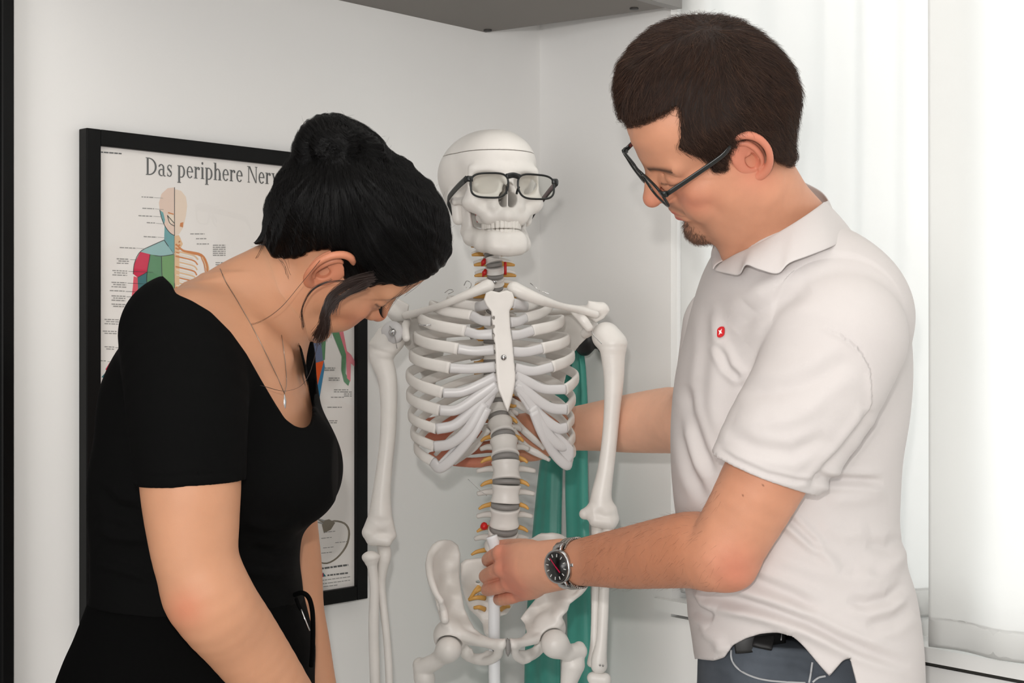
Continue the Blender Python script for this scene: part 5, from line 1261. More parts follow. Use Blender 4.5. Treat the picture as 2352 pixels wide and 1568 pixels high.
# polo shirt
SH = [(520, 1700, 1915, 1.93, .10), (560, 1655, 1972, 1.94, .135), (620, 1622, 2018, 1.955, .165), (700, 1596, 2056, 1.97, .178), (770, 1578, 2074, 1.98, .18), (850, 1558, 2079, 1.98, .18), (950, 1546, 2072, 1.98, .172), (1050, 1543, 2058, 1.98, .165), (1130, 1549, 2053, 1.98, .158), (1200, 1558, 2053, 1.98, .155), (1280, 1568, 2068, 1.98, .156), (1350, 1576, 2088, 1.98, .160), (1430, 1586, 2100, 1.98, .165), (1500, 1596, 2107, 1.98, .168), (1600, 1606, 2108, 1.98, .168)]
vs_ = Vol((W(1535, 900, 1.98)[0] - .02, 1.66, W(1800, 1610, 1.98)[2]), (W(2110, 900, 1.98)[0] + .03, 2.26, W(1800, 430, 1.9)[2]), .0025)
lo_ = loft(SH); vs_.u(lo_)
vs_.u(ell(W(1905, 720, 1.83), (.10, .09, .085)), .05)
arm_c = crom([(*W(1925, 770, 1.79), .083), (*W(1870, 900, 1.785), .078), (*W(1800, 1010, 1.79), .073), (*W(1742, 1108, 1.795), .0665)], 10)
slv = vs_.like()
for a, b in zip(arm_c[:-1], arm_c[1:]): slv.u(cone(a[:3], b[:3], a[3], b[3]), .001)
# cut the sleeve at its hem and hollow it out
A3 = [slv.lo[k] + np.arange(slv.n[k]) * slv.h for k in range(3)]
X3, Y3, Z3 = np.meshgrid(*A3, indexing='ij')
hp = W(1742, 1082, 1.795); hn_ = np.array([-.36, .06, -.93]); hn_ /= np.linalg.norm(hn_)
hemd = (X3 - hp[0]) * hn_[0] + (Y3 - hp[1]) * hn_[1] + (Z3 - hp[2]) * hn_[2]
sf = np.maximum(slv.f, hemd)
vs_.f = smin(vs_.f, sf.astype(np.float32), .004)
# far sleeve
vs_.u(cone(W(1690, 760, 2.16), W(1660, 880, 2.19), .078, .07), .03)
# lifted hem at the hip, open neck
pxg, pyg = CX + F * X3 / Y3, CY - F * (Z3 - CAMH) / Y3
HEM = [(1560, 1520), (1604, 1512), (1640, 1515), (1664, 1508), (1682, 1482), (1712, 1466), (1745, 1455), (1790, 1449), (1815, 1450), (1850, 1488), (1880, 1525), (1905, 1554), (1928, 1528), (1949, 1502), (1956, 1530), (1966, 1568), (1970, 1700), (1500, 1700)]
hemf = polysd(pxg, pyg, HEM) * (Y3 / F)
hemf = np.maximum(hemf, Y3 - 2.0)
back_hem = -(Z3 - W(1800, 1515, 1.98)[2])
hemf = np.minimum(hemf, np.maximum(-(back_hem), 2.0 - Y3))
vs_.f = np.maximum(vs_.f, -hemf).astype(np.float32)
neck = vs_.like()
for a, b, ra, rb in (((1745, 430, 1.86), (1800, 560, 1.905), .066, .066), ((1700, 520, 1.86), (1715, 612, 1.89), .036, .030)): neck.u(cone(W(*a), W(*b), ra, rb), .02)
vs_.f = np.maximum(vs_.f, -neck.f).astype(np.float32)
# hollow inside, so the shirt is cloth
ins = -(vs_.f + .0072)
zlow = Z3 < W(1800, 1330, 1.98)[2]
vs_.f = np.where(zlow, np.maximum(vs_.f, np.where(vs_.f < -.0072, ins, vs_.f)), vs_.f).astype(np.float32)
del X3, Y3, Z3, pxg, pyg, hemf
V, Q = vs_.mesh(2); N = normals(V, Q)
FOLDS = [([(1858, 1128), (1890, 1085), (1935, 1040), (1985, 975), (2000, 940)], .006, 12, 'crease'),
         ([(1890, 748), (1935, 772), (1975, 805), (1998, 850), (2000, 920), (1985, 975)], .0028, 9, 'step'),
         ([(1650, 1030), (1690, 1056), (1760, 1088), (1830, 1104), (1868, 1105)], .0022, 6, 'crease'),
         ([(1640, 690), (1652, 760), (1668, 820), (1700, 862), (1712, 880)], .005, 14, 'ridge'), ([(1655, 790), (1680, 845), (1708, 872)], .005, 9, 'crease'),
         ([(1720, 700), (1770, 660), (1830, 620), (1900, 570)], .005, 26, 'ridge'), ([(1690, 760), (1730, 720), (1790, 690), (1860, 660)], .0045, 22, 'crease'),
         ([(1700, 900), (1780, 900), (1860, 880), (1960, 820)], .004, 22, 'crease'), ([(1690, 960), (1760, 975), (1830, 960), (1900, 920)], .004, 20, 'ridge'), ([(1670, 1000), (1740, 1030), (1820, 1040), (1900, 1000)], .0035, 16, 'crease'),
         ([(1572, 880), (1585, 950), (1612, 1030), (1640, 1090)], .006, 13, 'crease'), ([(1560, 920), (1566, 1000), (1588, 1080), (1620, 1150)], .005, 13, 'crease'), ([(1640, 720), (1648, 830), (1640, 930), (1655, 1020)], .005, 20, 'ridge'), ([(1600, 700), (1604, 800), (1590, 900)], .004, 16, 'ridge'),
         ([(1790, 1186), (1840, 1225), (1890, 1270), (1930, 1310)], .007, 15, 'ridge'), ([(1800, 1182), (1835, 1215), (1885, 1262)], .006, 9, 'crease'),
         ([(1700, 1312), (1750, 1340), (1820, 1368), (1880, 1400)], .006, 15, 'crease'), ([(1760, 1270), (1850, 1300), (1950, 1330), (2040, 1345)], .005, 22, 'ridge'),
         ([(1606, 1358), (1690, 1378), (1760, 1398), (1850, 1430), (1930, 1470), (2000, 1498), (2090, 1530)], .008, 13, 'crease'), ([(1640, 1400), (1720, 1405), (1800, 1425), (1880, 1460), (1960, 1500)], .007, 15, 'ridge'),
         ([(1945, 1378), (1990, 1388), (2040, 1375), (2080, 1335)], .0045, 13, 'crease'), ([(1960, 1310), (2010, 1330), (2050, 1300), (2075, 1260)], .005, 20, 'ridge'), ([(1990, 1250), (2040, 1260), (2065, 1230)], .004, 16, 'crease'),
         ([(1870, 1100), (1940, 1102), (2030, 1106)], .006, 10, 'crease'), ([(1900, 1150), (1970, 1145), (2040, 1130)], .004, 18, 'ridge'),
         ([(1990, 1440), (2050, 1425), (2095, 1395)], .0045, 15, 'crease'), ([(1575, 1362), (1600, 1400), (1640, 1420)], .008, 12, 'crease'), ([(1880, 1200), (1940, 1230), (2000, 1220)], .004, 20, 'ridge'), ([(1610, 1440), (1650, 1470), (1660, 1500)], .005, 14, 'ridge')]
V = folds(V, N, FOLDS)
V = V + N * (.0012 * vnoise(V, 28, 3) * np.clip(-N[:, 1] + .6, 0, 1))[:, None]
polo = link('polo_shirt', mesh_np('polo_shirt', V, Q, True), M['shirt'], man)
# collar
def strip(top, bot, n=40, m=8, th=.0022, belly=.006, nrm=None):
    T, B = crom([W(*p) for p in top], n), crom([W(*p) for p in bot], n)
    G = []
    for k in range(m):
        s = k / (m - 1); mid = T * (1 - s) + B * s
        o = np.array([0, -1, 0.25]) if nrm is None else np.asarray(nrm, float)
        G.append(mid + o * belly * math.sin(math.pi * (s * .8 + .1)))
    V = np.concatenate(G); Q = np.array([(k * n + i, k * n + i + 1, (k + 1) * n + i + 1, (k + 1) * n + i) for k in range(m - 1) for i in range(n - 1)])
    return V, Q
def cloth(name, vq, mat_, parent, th=.0022, off=0):
    o = link(name, mesh_np(name, *vq), mat_, parent); md = o.modifiers.new('cloth', 'SOLIDIFY'); md.thickness = th; md.offset = off
    sb = o.modifiers.new('round', 'SUBSURF'); sb.levels = 1; sb.render_levels = 1
    return o
cl_near = strip([(1662, 601, 1.875), (1690, 584, 1.845), (1730, 566, 1.815), (1780, 538, 1.795), (1830, 508, 1.795), (1868, 482, 1.815), (1893, 463, 1.85)],
                [(1640, 622, 1.868), (1672, 630, 1.83), (1697, 632, 1.805), (1712, 610, 1.785), (1742, 620, 1.768), (1785, 630, 1.755), (1812, 606, 1.752), (1860, 588, 1.755), (1915, 566, 1.78), (1962, 540, 1.86)], 60)
cloth('collar', cl_near, M['shirt'], polo)
cloth('collar', strip([(1893, 463, 1.85), (1899, 458, 1.90), (1882, 438, 1.94), (1846, 418, 1.97)], [(1930, 540, 1.86), (1920, 535, 1.90), (1900, 520, 1.95), (1850, 500, 1.975)], 24, nrm=(.6, .2, .1)), M['shirt'], polo)
cloth('collar', strip([(1668, 598, 1.885), (1660, 575, 1.915), (1664, 556, 1.945), (1690, 540, 1.965)], [(1640, 620, 1.875), (1636, 590, 1.92), (1645, 562, 1.955), (1672, 545, 1.98)], 24, nrm=(-.7, -.2, .2)), M['shirt'], polo)
# embroidered red badge with a white cross star
def front_pts(V, N, L, off=.0012, rad=22):
    """drape a photograph-pixel polyline over the near side of a mesh"""
    px, py = project(V); o = []
    ok = N[:, 1] < .1
    for x, y in L:
        d2 = (px - x) ** 2 + (py - y) ** 2 + np.where(ok, 0, 1e6); i = np.argsort(d2)[:14]; i = i[V[i, 1] < V[i, 1].min() + .012]
        o.append(W(x, y, np.median(V[i, 1])) + np.median(N[i], 0) * off)
    return np.array(o)
NS_ = normals(V, Q)
def draped(name, L, off, mat_, parent):
    P = front_pts(V, NS_, L, off); n = len(P); c = P.mean(0)
    nn = np.cross(P[n // 3] - c, P[0] - c); F_ = [(i, (i + 1) % n, n) for i in range(n)]
    if nn[1] > 0: F_ = [f[::-1] for f in F_]
    o = link(name, mesh_np(name, np.vstack([P, c]), F_, False), mat_, parent); md = o.modifiers.new('thick', 'SOLIDIFY'); md.thickness = .0008; md.offset = 0; return o
bd_ = draped('logo_badge', crom([(1651, 757), (1656, 752), (1663, 750), (1667, 753), (1667, 763), (1665, 770), (1659, 775), (1653, 776), (1650, 773), (1650, 764)], 40, True), .0026, mk('red_embroidery', (206, 22, 32), 0.6), polo)
st = []
for k in range(8):
    a0 = k * math.pi / 4 + .70; r_ = 1.0 if k % 2 == 0 else .36
    st.append((1658.5 + 5.8 * r_ * math.cos(a0), 763.5 + 8.2 * r_ * math.sin(a0) - 1.8 * r_ * math.cos(a0)))
draped('logo_star', st, .0038, mk('white_embroidery', (240, 236, 234), 0.6), bd_)

# jeans, belt, shoes
M['denim'] = mk('washed_grey_blue_denim', (82, 88, 96), 0.85, bump=(900, 0.35, 0.0008), var=(14, 0.28), spec=0.15)
JN = [(1440, 1612, 2040, 1.985, .145), (1500, 1608, 2060, 1.985, .150), (1568, 1606, 2072, 1.985, .155), (1650, 1604, 2080, 1.985, .158), (1720, 1610, 2070, 1.985, .155)]
vj = Vol((W(1590, 0, 1.98)[0] - .03, 1.76, .02), (W(2090, 0, 1.98)[0] + .03, 2.22, W(0, 1430, 1.98)[2]), .005)
vj.u(loft(JN, 30, 2.4))
for dy in (-1, 1):
    c = crom([(*(W(1835, 1680, 1.985) + [0, dy * .075, 0]), .092), (*(W(1820, 784, 1.985) * [1, 1, 0] + [0, dy * .08, .42]), .068), (*(W(1850, 784, 1.985) * [1, 1, 0] + [0, dy * .085, .09]), .056)], 14)
    for a, b in zip(c[:-1], c[1:]): vj.u(cone(a[:3], b[:3], a[3], b[3]), .012)
V, Q = vj.mesh(1); N = normals(V, Q)
V = folds(V, N, [([(1690, 1500), (1760, 1510), (1840, 1520), (1900, 1560)], .004, 12, 'crease'), ([(1680, 1490), (1690, 1520), (1720, 1550), (1770, 1566), (1850, 1566)], .003, 7, 'ridge'), ([(1620, 1540), (1680, 1560)], .003, 10, 'crease')])
jeans = link('jeans', mesh_np('jeans', V, Q, True), M['denim'], man)
NJ = normals(V, Q)
seam = mk('pale_denim_stitching', (168, 170, 172), 0.8)
for L in ([(1681, 1492), (1682, 1512), (1694, 1532), (1722, 1550), (1765, 1562), (1820, 1566), (1850, 1567)], [(1866, 1520), (1862, 1545), (1858, 1567)], [(1866, 1566), (1880, 1556), (1896, 1552)]):
    P = crom(front_pts(V, NJ, crom(L, 16)), 30); MB().add(*tube_vq(P, .0014, .0008, nseg=6)).build('pocket_seam', seam, jeans)
bl = front_pts(V, NJ, [(1690, 1483), (1705, 1480), (1720, 1478), (1740, 1475), (1760, 1473), (1780, 1471), (1798, 1469)], .004)
bl[:, 1] = np.polyval(np.polyfit(bl[:, 0], bl[:, 1], 2), bl[:, 0]) - .005; bl[:, 2] = np.polyval(np.polyfit(bl[:, 0], bl[:, 2], 1), bl[:, 0])
blt = MB().add(*tube_vq(crom(bl, 24), .0125, .0035, ref=UP, nseg=10, power=5)).build('belt', mk('black_belt_leather', (18, 18, 18), 0.45), man)
lp = front_pts(V, NJ, [(1755, 1490), (1756, 1474), (1757, 1456)], .008); MB().add(*tube_vq(crom(lp + [.0, 0, 0], 8), .0125, .0022, ref=(1, 0, 0), nseg=10, power=5)).build('belt_loop', mk('black_loop', (12, 12, 13), 0.6), blt)
lp = front_pts(V, NJ, [(1795, 1486), (1796, 1470), (1797, 1454)], .0105); MB().add(*tube_vq(crom(lp, 8), .0008, .0006, nseg=6)).build('loop_edge', seam, blt)
def shoes(root, pts, mat_):
    for x, y in pts:
        v = Vol((x - .17, y - .07, .0), (x + .12, y + .07, .14), .004)
        v.u(ell((x - .06, y, .04), (.10, .045, .038))).u(ell((x + .03, y, .06), (.065, .042, .055)), .03).sub(rbox((x, y, -.05), (.3, .3, .052)))
        bake('shoe', v, mat_, root)
c0 = W(1850, 784, 1.985)
shoes(man, [(c0[0], 1.985 - .085), (c0[0], 1.985 + .085)], mk('grey_canvas_shoe', (90, 90, 92), 0.7))

# his spectacles and wristwatch
glasses('eyeglasses', mh.pt(0, .1080, .0225), -mh.l if mh.l[0] > 5 else mh.l, mh.f, mh.u, 'thin black eyeglasses worn by the man in the white polo', lw=.057, lh=.034, bridge=.018, rim=.0016, t_len=.098, t_drop=-.010, t_hook=.030, splay=.013, inner=mk('dark_red_acetate', (84, 22, 18), 0.3), temple_h=.0033, wrap=.1, pads=False)
wc = W(1292, 1300, 2.062)
wt = empty('wristwatch', wc, 'steel wristwatch with a black dial on the man\'s left wrist', 'watch')
wax = W(1270, 1297, 2.078) - W(1330, 1291, 2.045); wax /= np.linalg.norm(wax)       # along the forearm
dn = np.array([-.28, -.93, .06]); dn -= wax * (dn @ wax); dn /= np.linalg.norm(dn)    # dial normal
dv = np.cross(wax, dn)
aa = np.linspace(0, 2 * np.pi, 60, endpoint=False)
ctr = W(1321, 1293, 2.049)
ring = np.array([ctr + .0335 * math.cos(t) * dn + .0345 * math.sin(t) * dv for t in aa])
m = MB()
for i in range(0, 60):
    t = aa[i]
    if math.cos(t) > .80: continue
    p = ring[i]; nn = math.cos(t) * dn + math.sin(t) * dv; tt = -math.sin(t) * dn + math.cos(t) * dv
    for o_, w_ in ((-.0062, .0026), (0, .0034), (.0062, .0026)): m.add(*box_vq(p + wax * o_, w_, .00165, .0014, wax, tt, nn))
brc = m.build('bracelet', mk('brushed_steel', (172, 168, 162), 0.32, metal=1.0), wt, False); bevel(brc, .0004, 1)
dc = ctr + dn * .0345
m = MB().add(*lathe_vq(dc, [(.0206, -.004), (.0232, -.002), (.0237, .002), (.0230, .0045), (.0210, .0056), (.0196, .0052)], dn, 48)); m.build('case', M['steel'], wt)
for s in (-1, 1): MB().add(*tube_vq([dc + dv * s * .0195, dc + dv * s * .026 - dn * .004, dc + dv * s * .030 - dn * .0105], [.0025, .0028, .0025], [.0085, .0080, .0075], ref=dn, nseg=10, power=4)).build('lug', M['steel'], wt)
MB().add(*disc_vq(dc + dn * .0050, dn, .0198, .0008, 48)).build('dial', mk('black_dial', (10, 8, 9), 0.3), wt)
MB().add(*lathe_vq(dc - wax * .0240, [(.0022, 0), (.0028, .001), (.0028, .0035), (.0015, .004)], -wax, 12)).build('crown', M['steel'], wt)
md_ = mk('white_dial_print', (225, 225, 222), 0.5); u12 = dv if dv[2] > 0 else -dv; r3 = np.cross(dn, u12); r3 = r3 if (r3 @ np.array([1, 0, 0])) > 0 else -r3
u12 = u12 * math.cos(.25) + r3 * -math.sin(.25); r3 = np.cross(u12, dn); r3 = r3 if r3[0] > 0 else -r3
m = MB()
for k in range(12):
    t = k * math.pi / 6; d1 = math.cos(t) * u12 + math.sin(t) * r3; d2 = -math.sin(t) * u12 + math.cos(t) * r3
    m.add(*box_vq(dc + dn * .0057 + d1 * .0158, .0021, .0006, .0002, d1, d2, dn))
m.build('hour_markers', md_, wt, False)
pk = mk('crimson_hand', (190, 24, 70), 0.4)
for ang, ln_, wd_ in ((-.35, .0150, .0007), (2.75, .0100, .0009)):
    d1 = math.cos(ang) * u12 + math.sin(ang) * r3; d2 = np.cross(d1, dn)
    MB().add(*box_vq(dc + dn * .0061 + d1 * ln_ / 2, ln_ / 2, wd_, .00015, d1, d2, dn)).build('watch_hand', pk, wt, False)
MB().add(*disc_vq(dc + dn * .0068, dn, .0200, .0006, 48)).build('crystal', glass_mat('watch_crystal', (.98, .98, .98), ior=1.18), wt)
# ------------------------------------------------------------------ the woman
M['woman_skin'] = mk('woman_skin', (214, 160, 122), 0.5, vcol=True, bump=(800, 0.15, 0.0005), var=(30, 0.05), sss=0.12, spec=0.35)
M['black_top'] = mk('black_jersey', (5, 5, 5), 0.85, bump=(1800, 0.2, 0.0004), spec=0.08)
M['black_pants'] = mk('black_trouser_cloth', (4, 4, 4), 0.9, bump=(900, 0.2, 0.0005), spec=0.06)
M['whair'] = mk('glossy_black_hair', (3, 2, 2), 0.45, spec=0.1)
WSKIN, WRED = (188, 137, 106), (196, 108, 82)
wh = Fr(761, 568, 1.735, (.579, .708, .404), (.007, .491, -.871), .95)
woman = empty('person', W(440, 784, 1.74) * [1, 1, 0], 'woman in a black top with dark hair in a high bun, head bowed', 'person')
WLO = wh.O - [.20, .19, .17]; WHI = wh.O + [.16, .19, .20]
v = Vol(WLO, WHI, .0017)
head_field(v, wh, False)
TR = [(655, 430, 560, 1.745, .05), (690, 398, 650, 1.745, .095), (740, 348, 700, 1.742, .135), (800, 292, 716, 1.74, .155), (870, 255, 722, 1.74, .155), (930, 240, 732, 1.74, .15), (1000, 233, 748, 1.74, .148), (1060, 222, 764, 1.74, .15), (1110, 217, 763, 1.74, .148), (1150, 216, 748, 1.74, .142), (1190, 216, 718, 1.74, .136), (1230, 219, 692, 1.74, .130), (1290, 221, 684, 1.74, .128), (1350, 221, 690, 1.74, .132), (1400, 211, 694, 1.74, .14)]
TRS = [(py, xl, min(xr, {690: 640, 740: 674, 800: 704, 870: 716, 930: 727}.get(py, xr)), d, hb) for py, xl, xr, d, hb in TR]
NECK = [((722, 610, 1.755), (640, 668, 1.75), .050, .049), ((640, 668, 1.75), (560, 735, 1.745), .049, .062), ((560, 735, 1.745), (500, 800, 1.742), .062, .085)]
for a, b, ra, rb in NECK[:2]: v.u(cone(W(*a), W(*b), ra, rb), .03)
wheadf = v.f.copy()
V, Q = v.mesh(1); P = wh.loc(V)
wcol = person_colors(P, WSKIN, WRED, False); whead = (V, Q)
# hair and bun
OUTW = [(610, 552), (607, 510), (622, 458), (650, 405), (690, 362), (780, 330), (893, 360), (938, 384), (985, 424), (1016, 476), (1030, 535), (1019, 586), (996, 620), (955, 640), (900, 650), (850, 652), (800, 640), (770, 600), (735, 580), (690, 585), (650, 594), (620, 588)]
BUN = [(668, 400), (676, 338), (697, 295), (730, 266), (776, 263), (826, 287), (868, 318), (893, 360), (892, 420), (820, 450), (700, 450)]
LINEW = [(560, 560), (608, 560), (622, 588), (650, 596), (690, 588), (722, 574), (752, 570), (782, 586), (789, 612), (792, 640), (806, 654), (850, 652), (892, 648), (930, 654), (962, 646), (990, 625), (1060, 590), (1060, 200), (560, 200)]
fh = v.like(); fh.f = wheadf - .0075
fh.u(plate(OUTW, 1.735, .172, .076), .012)
fh.u(plate(BUN, 1.725, .122, .056), .004)
for c_, r_ in (((745, 318, 1.68), .026), ((800, 330, 1.675), .028), ((835, 352, 1.68), .024), ((722, 360, 1.675), .024), ((780, 372, 1.665), .026), ((770, 300, 1.69), .012)): fh.u(ell(W(*c_), (r_, r_ * .9, r_ * .8)), .008)
for C_ in ([(706, 372), (712, 330), (742, 300), (786, 300), (818, 330), (815, 372), (780, 396), (744, 384)], [(742, 352), (752, 326), (782, 322), (798, 344), (784, 366)]):
    P_ = crom([(*W(x, y, 1.668 if len(C_) > 6 else 1.656), .0135) for x, y in C_], 26)
    for a, b in zip(P_[:-1], P_[1:]): fh.u(cone(a[:3], b[:3], .0135, .0135), .003)
P_ = crom([(*W(x, y, 1.672), .013) for x, y in [(835, 330), (858, 345), (868, 375), (850, 402)]], 14)
for a, b in zip(P_[:-1], P_[1:]): fh.u(cone(a[:3], b[:3], .013, .011), .004)
X3, Y3, Z3 = np.meshgrid(*[fh.lo[k] + np.arange(fh.n[k]) * fh.h for k in range(3)], indexing='ij')
L3 = ((np.stack([X3, Y3, Z3], -1).reshape(-1, 3) - wh.O) @ wh.A.T)
L3[:, 0] = np.abs(L3[:, 0]); Wm = (wh.O + L3 @ wh.A).reshape(*X3.shape, 3)
hl = polysd(CX + F * Wm[..., 0] / Wm[..., 1], CY - F * (Wm[..., 2] - CAMH) / Wm[..., 1], LINEW) * 1.7 / F
hl = np.minimum(hl, polysd(CX + F * X3 / Y3, CY - F * (Z3 - CAMH) / Y3, BUN) * 1.7 / F)
fh.f = np.maximum(fh.f, hl.astype(np.float32))
fh.f = np.maximum(fh.f, -(wheadf + .004)).astype(np.float32)
del X3, Y3, Z3, L3, Wm, hl
HV, HQ = fh.mesh(2); HN = normals(HV, HQ)
BC = W(782, 360, 1.73)
def dirs_w(p, n):
    r = BC - p; t = r / (np.linalg.norm(r) + 1e-9)
    if np.linalg.norm(r) < .075 or p[2] > W(0, 372, 1.7)[2]:
        sw = np.cross(n, np.array([.5, -.5, .7])); return sw + .4 * t
    return t
D = np.array([dirs_w(p, n) for p, n in zip(HV[::1], HN[::1])])
D -= HN * (D * HN).sum(1)[:, None]; D /= np.linalg.norm(D, axis=1)[:, None] + 1e-9
Bn = np.cross(HN, D); gr = (HV * 1.0)
ang = np.arctan2((HV - BC)[:, 0], (HV - BC)[:, 2])
HV = HV + HN * (.0007 * np.sin(ang * 70 + 3 * vnoise(HV, 40, 2)) + .0022 * vnoise(HV, 70, 12) + .0009 * np.sin(ang * 31))[:, None]
# near and far arm
w_arm = limb([(425, 790, 1.66, .050), (428, 860, 1.61, .054), (432, 960, 1.575, .0535), (436, 1060, 1.56, .0525), (438, 1120, 1.556, .0520), (442, 1200, 1.555, .0485), (452, 1290, 1.555, .0442), (490, 1385, 1.56, .0452), (548, 1462, 1.59, .0420), (612, 1548, 1.62, .0375), (690, 1650, 1.66, .0300), (735, 1705, 1.685, .0265)], h=.0024, n=44, extra=[ell(W(447, 1368, 1.56), (.026, .028, .026))], k=.02)
w_far = limb([(600, 900, 1.93, .055), (640, 1100, 1.93, .046), (656, 1190, 1.925, .0405), (670, 1300, 1.91, .0385), (678, 1400, 1.89, .0365), (694, 1480, 1.86, .0345), (716, 1568, 1.83, .0295), (736, 1650, 1.80, .026), (746, 1690, 1.785, .0255)], h=.0026, n=34)
w_hand1 = hand(.0022, (738, 1708, 1.69), [(782, 1760, 1.69, .0095), (790, 1776, 1.70, .0095), (788, 1794, 1.71, .009), (780, 1808, 1.72, .0085)],
    [[(782, 1760, 1.69, .009), (806, 1788, 1.69, .008), (822, 1816, 1.70, .007), (826, 1836, 1.71, .006)], [(790, 1776, 1.70, .009), (812, 1808, 1.70, .008), (824, 1838, 1.71, .007), (826, 1858, 1.72, .006)], [(788, 1794, 1.71, .0085), (806, 1826, 1.71, .0078), (814, 1854, 1.72, .007), (814, 1872, 1.73, .006)], [(780, 1808, 1.72, .008), (792, 1838, 1.72, .007), (796, 1860, 1.73, .006), (796, 1872, 1.74, .0055)]],
    [(745, 1710, 1.70, .014), (772, 1722, 1.68, .011), (798, 1738, 1.675, .009), (816, 1752, 1.68, .0075)], back=[((762, 1752, 1.70), (.026, .018, .028))])
w_hand2 = hand(.0022, (748, 1692, 1.785), [(770, 1752, 1.75, .0095), (758, 1760, 1.765, .0095), (746, 1764, 1.78, .009), (734, 1764, 1.792, .0085)],
    [[(770, 1752, 1.75, .009), (780, 1788, 1.735, .008), (782, 1815, 1.73, .007), (780, 1834, 1.732, .006)], [(758, 1760, 1.765, .009), (764, 1800, 1.75, .008), (766, 1830, 1.745, .007), (764, 1850, 1.748, .006)], [(746, 1764, 1.78, .0085), (748, 1802, 1.77, .0078), (748, 1830, 1.765, .007), (746, 1848, 1.768, .006)], [(734, 1764, 1.792, .008), (732, 1795, 1.785, .007), (730, 1818, 1.782, .006), (728, 1832, 1.784, .0055)]],
    [(756, 1694, 1.77, .013), (780, 1712, 1.745, .011), (794, 1735, 1.735, .009), (802, 1755, 1.733, .0075)], back=[((754, 1738, 1.775), (.025, .017, .027))])
# chest and shoulders under the top
vc = Vol((W(200, 0, 1.74)[0], 1.555, W(0, 1060, 1.74)[2]), (W(780, 0, 1.74)[0], 1.93, W(0, 560, 1.74)[2]), .0026)
tl = loft(TR); vc.u(loft(TRS)); vc.f += .008
for a, b, ra, rb in NECK: vc.u(cone(W(*a), W(*b), ra, rb), .035)
vc.u(cone(W(425, 775, 1.66), W(428, 860, 1.61), .056, .054), .03)
vc.u(cone(W(688, 700, 1.775), W(640, 880, 1.74), .011, .012), .02)          # tendon of the throat
vc.u(cone(W(590, 770, 1.655), W(648, 820, 1.675), .010, .009), .02)         # collarbone
parts = [whead]; cols = [wcol]
for sd_ in (1, -1):
    Ve, Qe = ear(wh, sd_, 1.06); parts.append((Ve, Qe)); cols.append(mix(np.tile(np.array(srgb(*WSKIN)[:3]), (len(Ve), 1)), WRED, .45 + 0 * Ve[:, 0]))
for vv in (vc, w_arm, w_far, w_hand1, w_hand2):
    V, Q = vv.mesh(2); px, py = project(V); c = np.tile(np.array(srgb(*WSKIN)[:3]), (len(V), 1))
    if vv is w_arm: c = mix(c, WRED, .45 * np.exp(-((px - 425) ** 2 + (py - 1400) ** 2) / 45 ** 2))
    parts.append((V, Q)); cols.append(c)
V, Q = join_vq(parts); wb_v, wb_q = V, Q
wb = link('body', mesh_np('body', V, Q, True, np.concatenate(cols)), M['woman_skin'], woman)
whb = link('hair', mesh_np('hair', HV, HQ, True), M['whair'], woman)
rs = np.random.RandomState(11)
py_ = project(HV)[1]
s_ = hair_curves('hair_strands', rs.choice(len(HV), 16000), dirs_w, HV, HN, mk('black_hair_strands', (5, 4, 4), 0.36, spec=0.2), whb, .055, 8, .00015, .0020, 6, .16); s_['kind'] = 'stuff'
# flyaway hairs, loose locks in front of the ear, long wisps
loose = mk('loose_dark_brown_hair', (38, 22, 16), 0.42)
def lock(pts, n, spread, rad, seed, steps=18):
    rs = np.random.RandomState(seed); C = crom([W(*p) for p in pts], steps); o = []
    for k in range(n):
        a = rs.normal(size=3) * spread; b = rs.normal(size=3) * spread * 1.4; s = np.linspace(0, 1, steps)[:, None]
        o.append(C + a * (1 - s) + b * s * s + np.sin(s * 5 + k) * spread * .3)
    return np.array(o)
lk = [lock([(850, 640, 1.655), (812, 648, 1.645), (785, 660, 1.638), (760, 682, 1.632), (748, 715, 1.632), (744, 750, 1.64), (734, 774, 1.65)], 700, .0026, .0003, 1),
      lock([(842, 652, 1.645), (810, 668, 1.636), (775, 688, 1.632), (758, 712, 1.632)], 260, .0022, .0003, 2),
      lock([(800, 645, 1.643), (752, 648, 1.634), (716, 668, 1.636), (695, 708, 1.645), (698, 752, 1.66)], 10, .0008, .0003, 3),
      lock([(762, 640, 1.64), (720, 660, 1.63), (700, 690, 1.64), (690, 730, 1.655)], 4, .0008, .0003, 4)]
o = curves_obj('loose_lock', np.concatenate(lk), .00016, loose, whb, False); o['kind'] = 'stuff'
wisps = [lock([(735, 600, 1.64), (690, 655, 1.63), (640, 712, 1.625), (585, 744, 1.635), (540, 738, 1.64), (515, 715, 1.65)], 2, .0006, .0002, 5), lock([(735, 770, 1.62), (705, 870, 1.63), (660, 898, 1.615), (600, 886, 1.60)], 2, .0006, .0002, 6),
         lock([(612, 540, 1.70), (600, 570, 1.70), (585, 600, 1.71), (580, 615, 1.71)], 3, .0012, .0002, 7), lock([(640, 590, 1.66), (655, 610, 1.66), (665, 640, 1.66)], 4, .0015, .0002, 8), lock([(960, 640, 1.72), (935, 660, 1.69), (905, 690, 1.68), (890, 705, 1.68)], 5, .0018, .0002, 9), lock([(985, 615, 1.72), (960, 650, 1.70), (930, 675, 1.70)], 4, .0018, .0002, 10)]
o = curves_obj('hair_wisps', np.concatenate([w_ for w_ in wisps]), .00017, loose, whb, False); o['kind'] = 'stuff'
fly = []
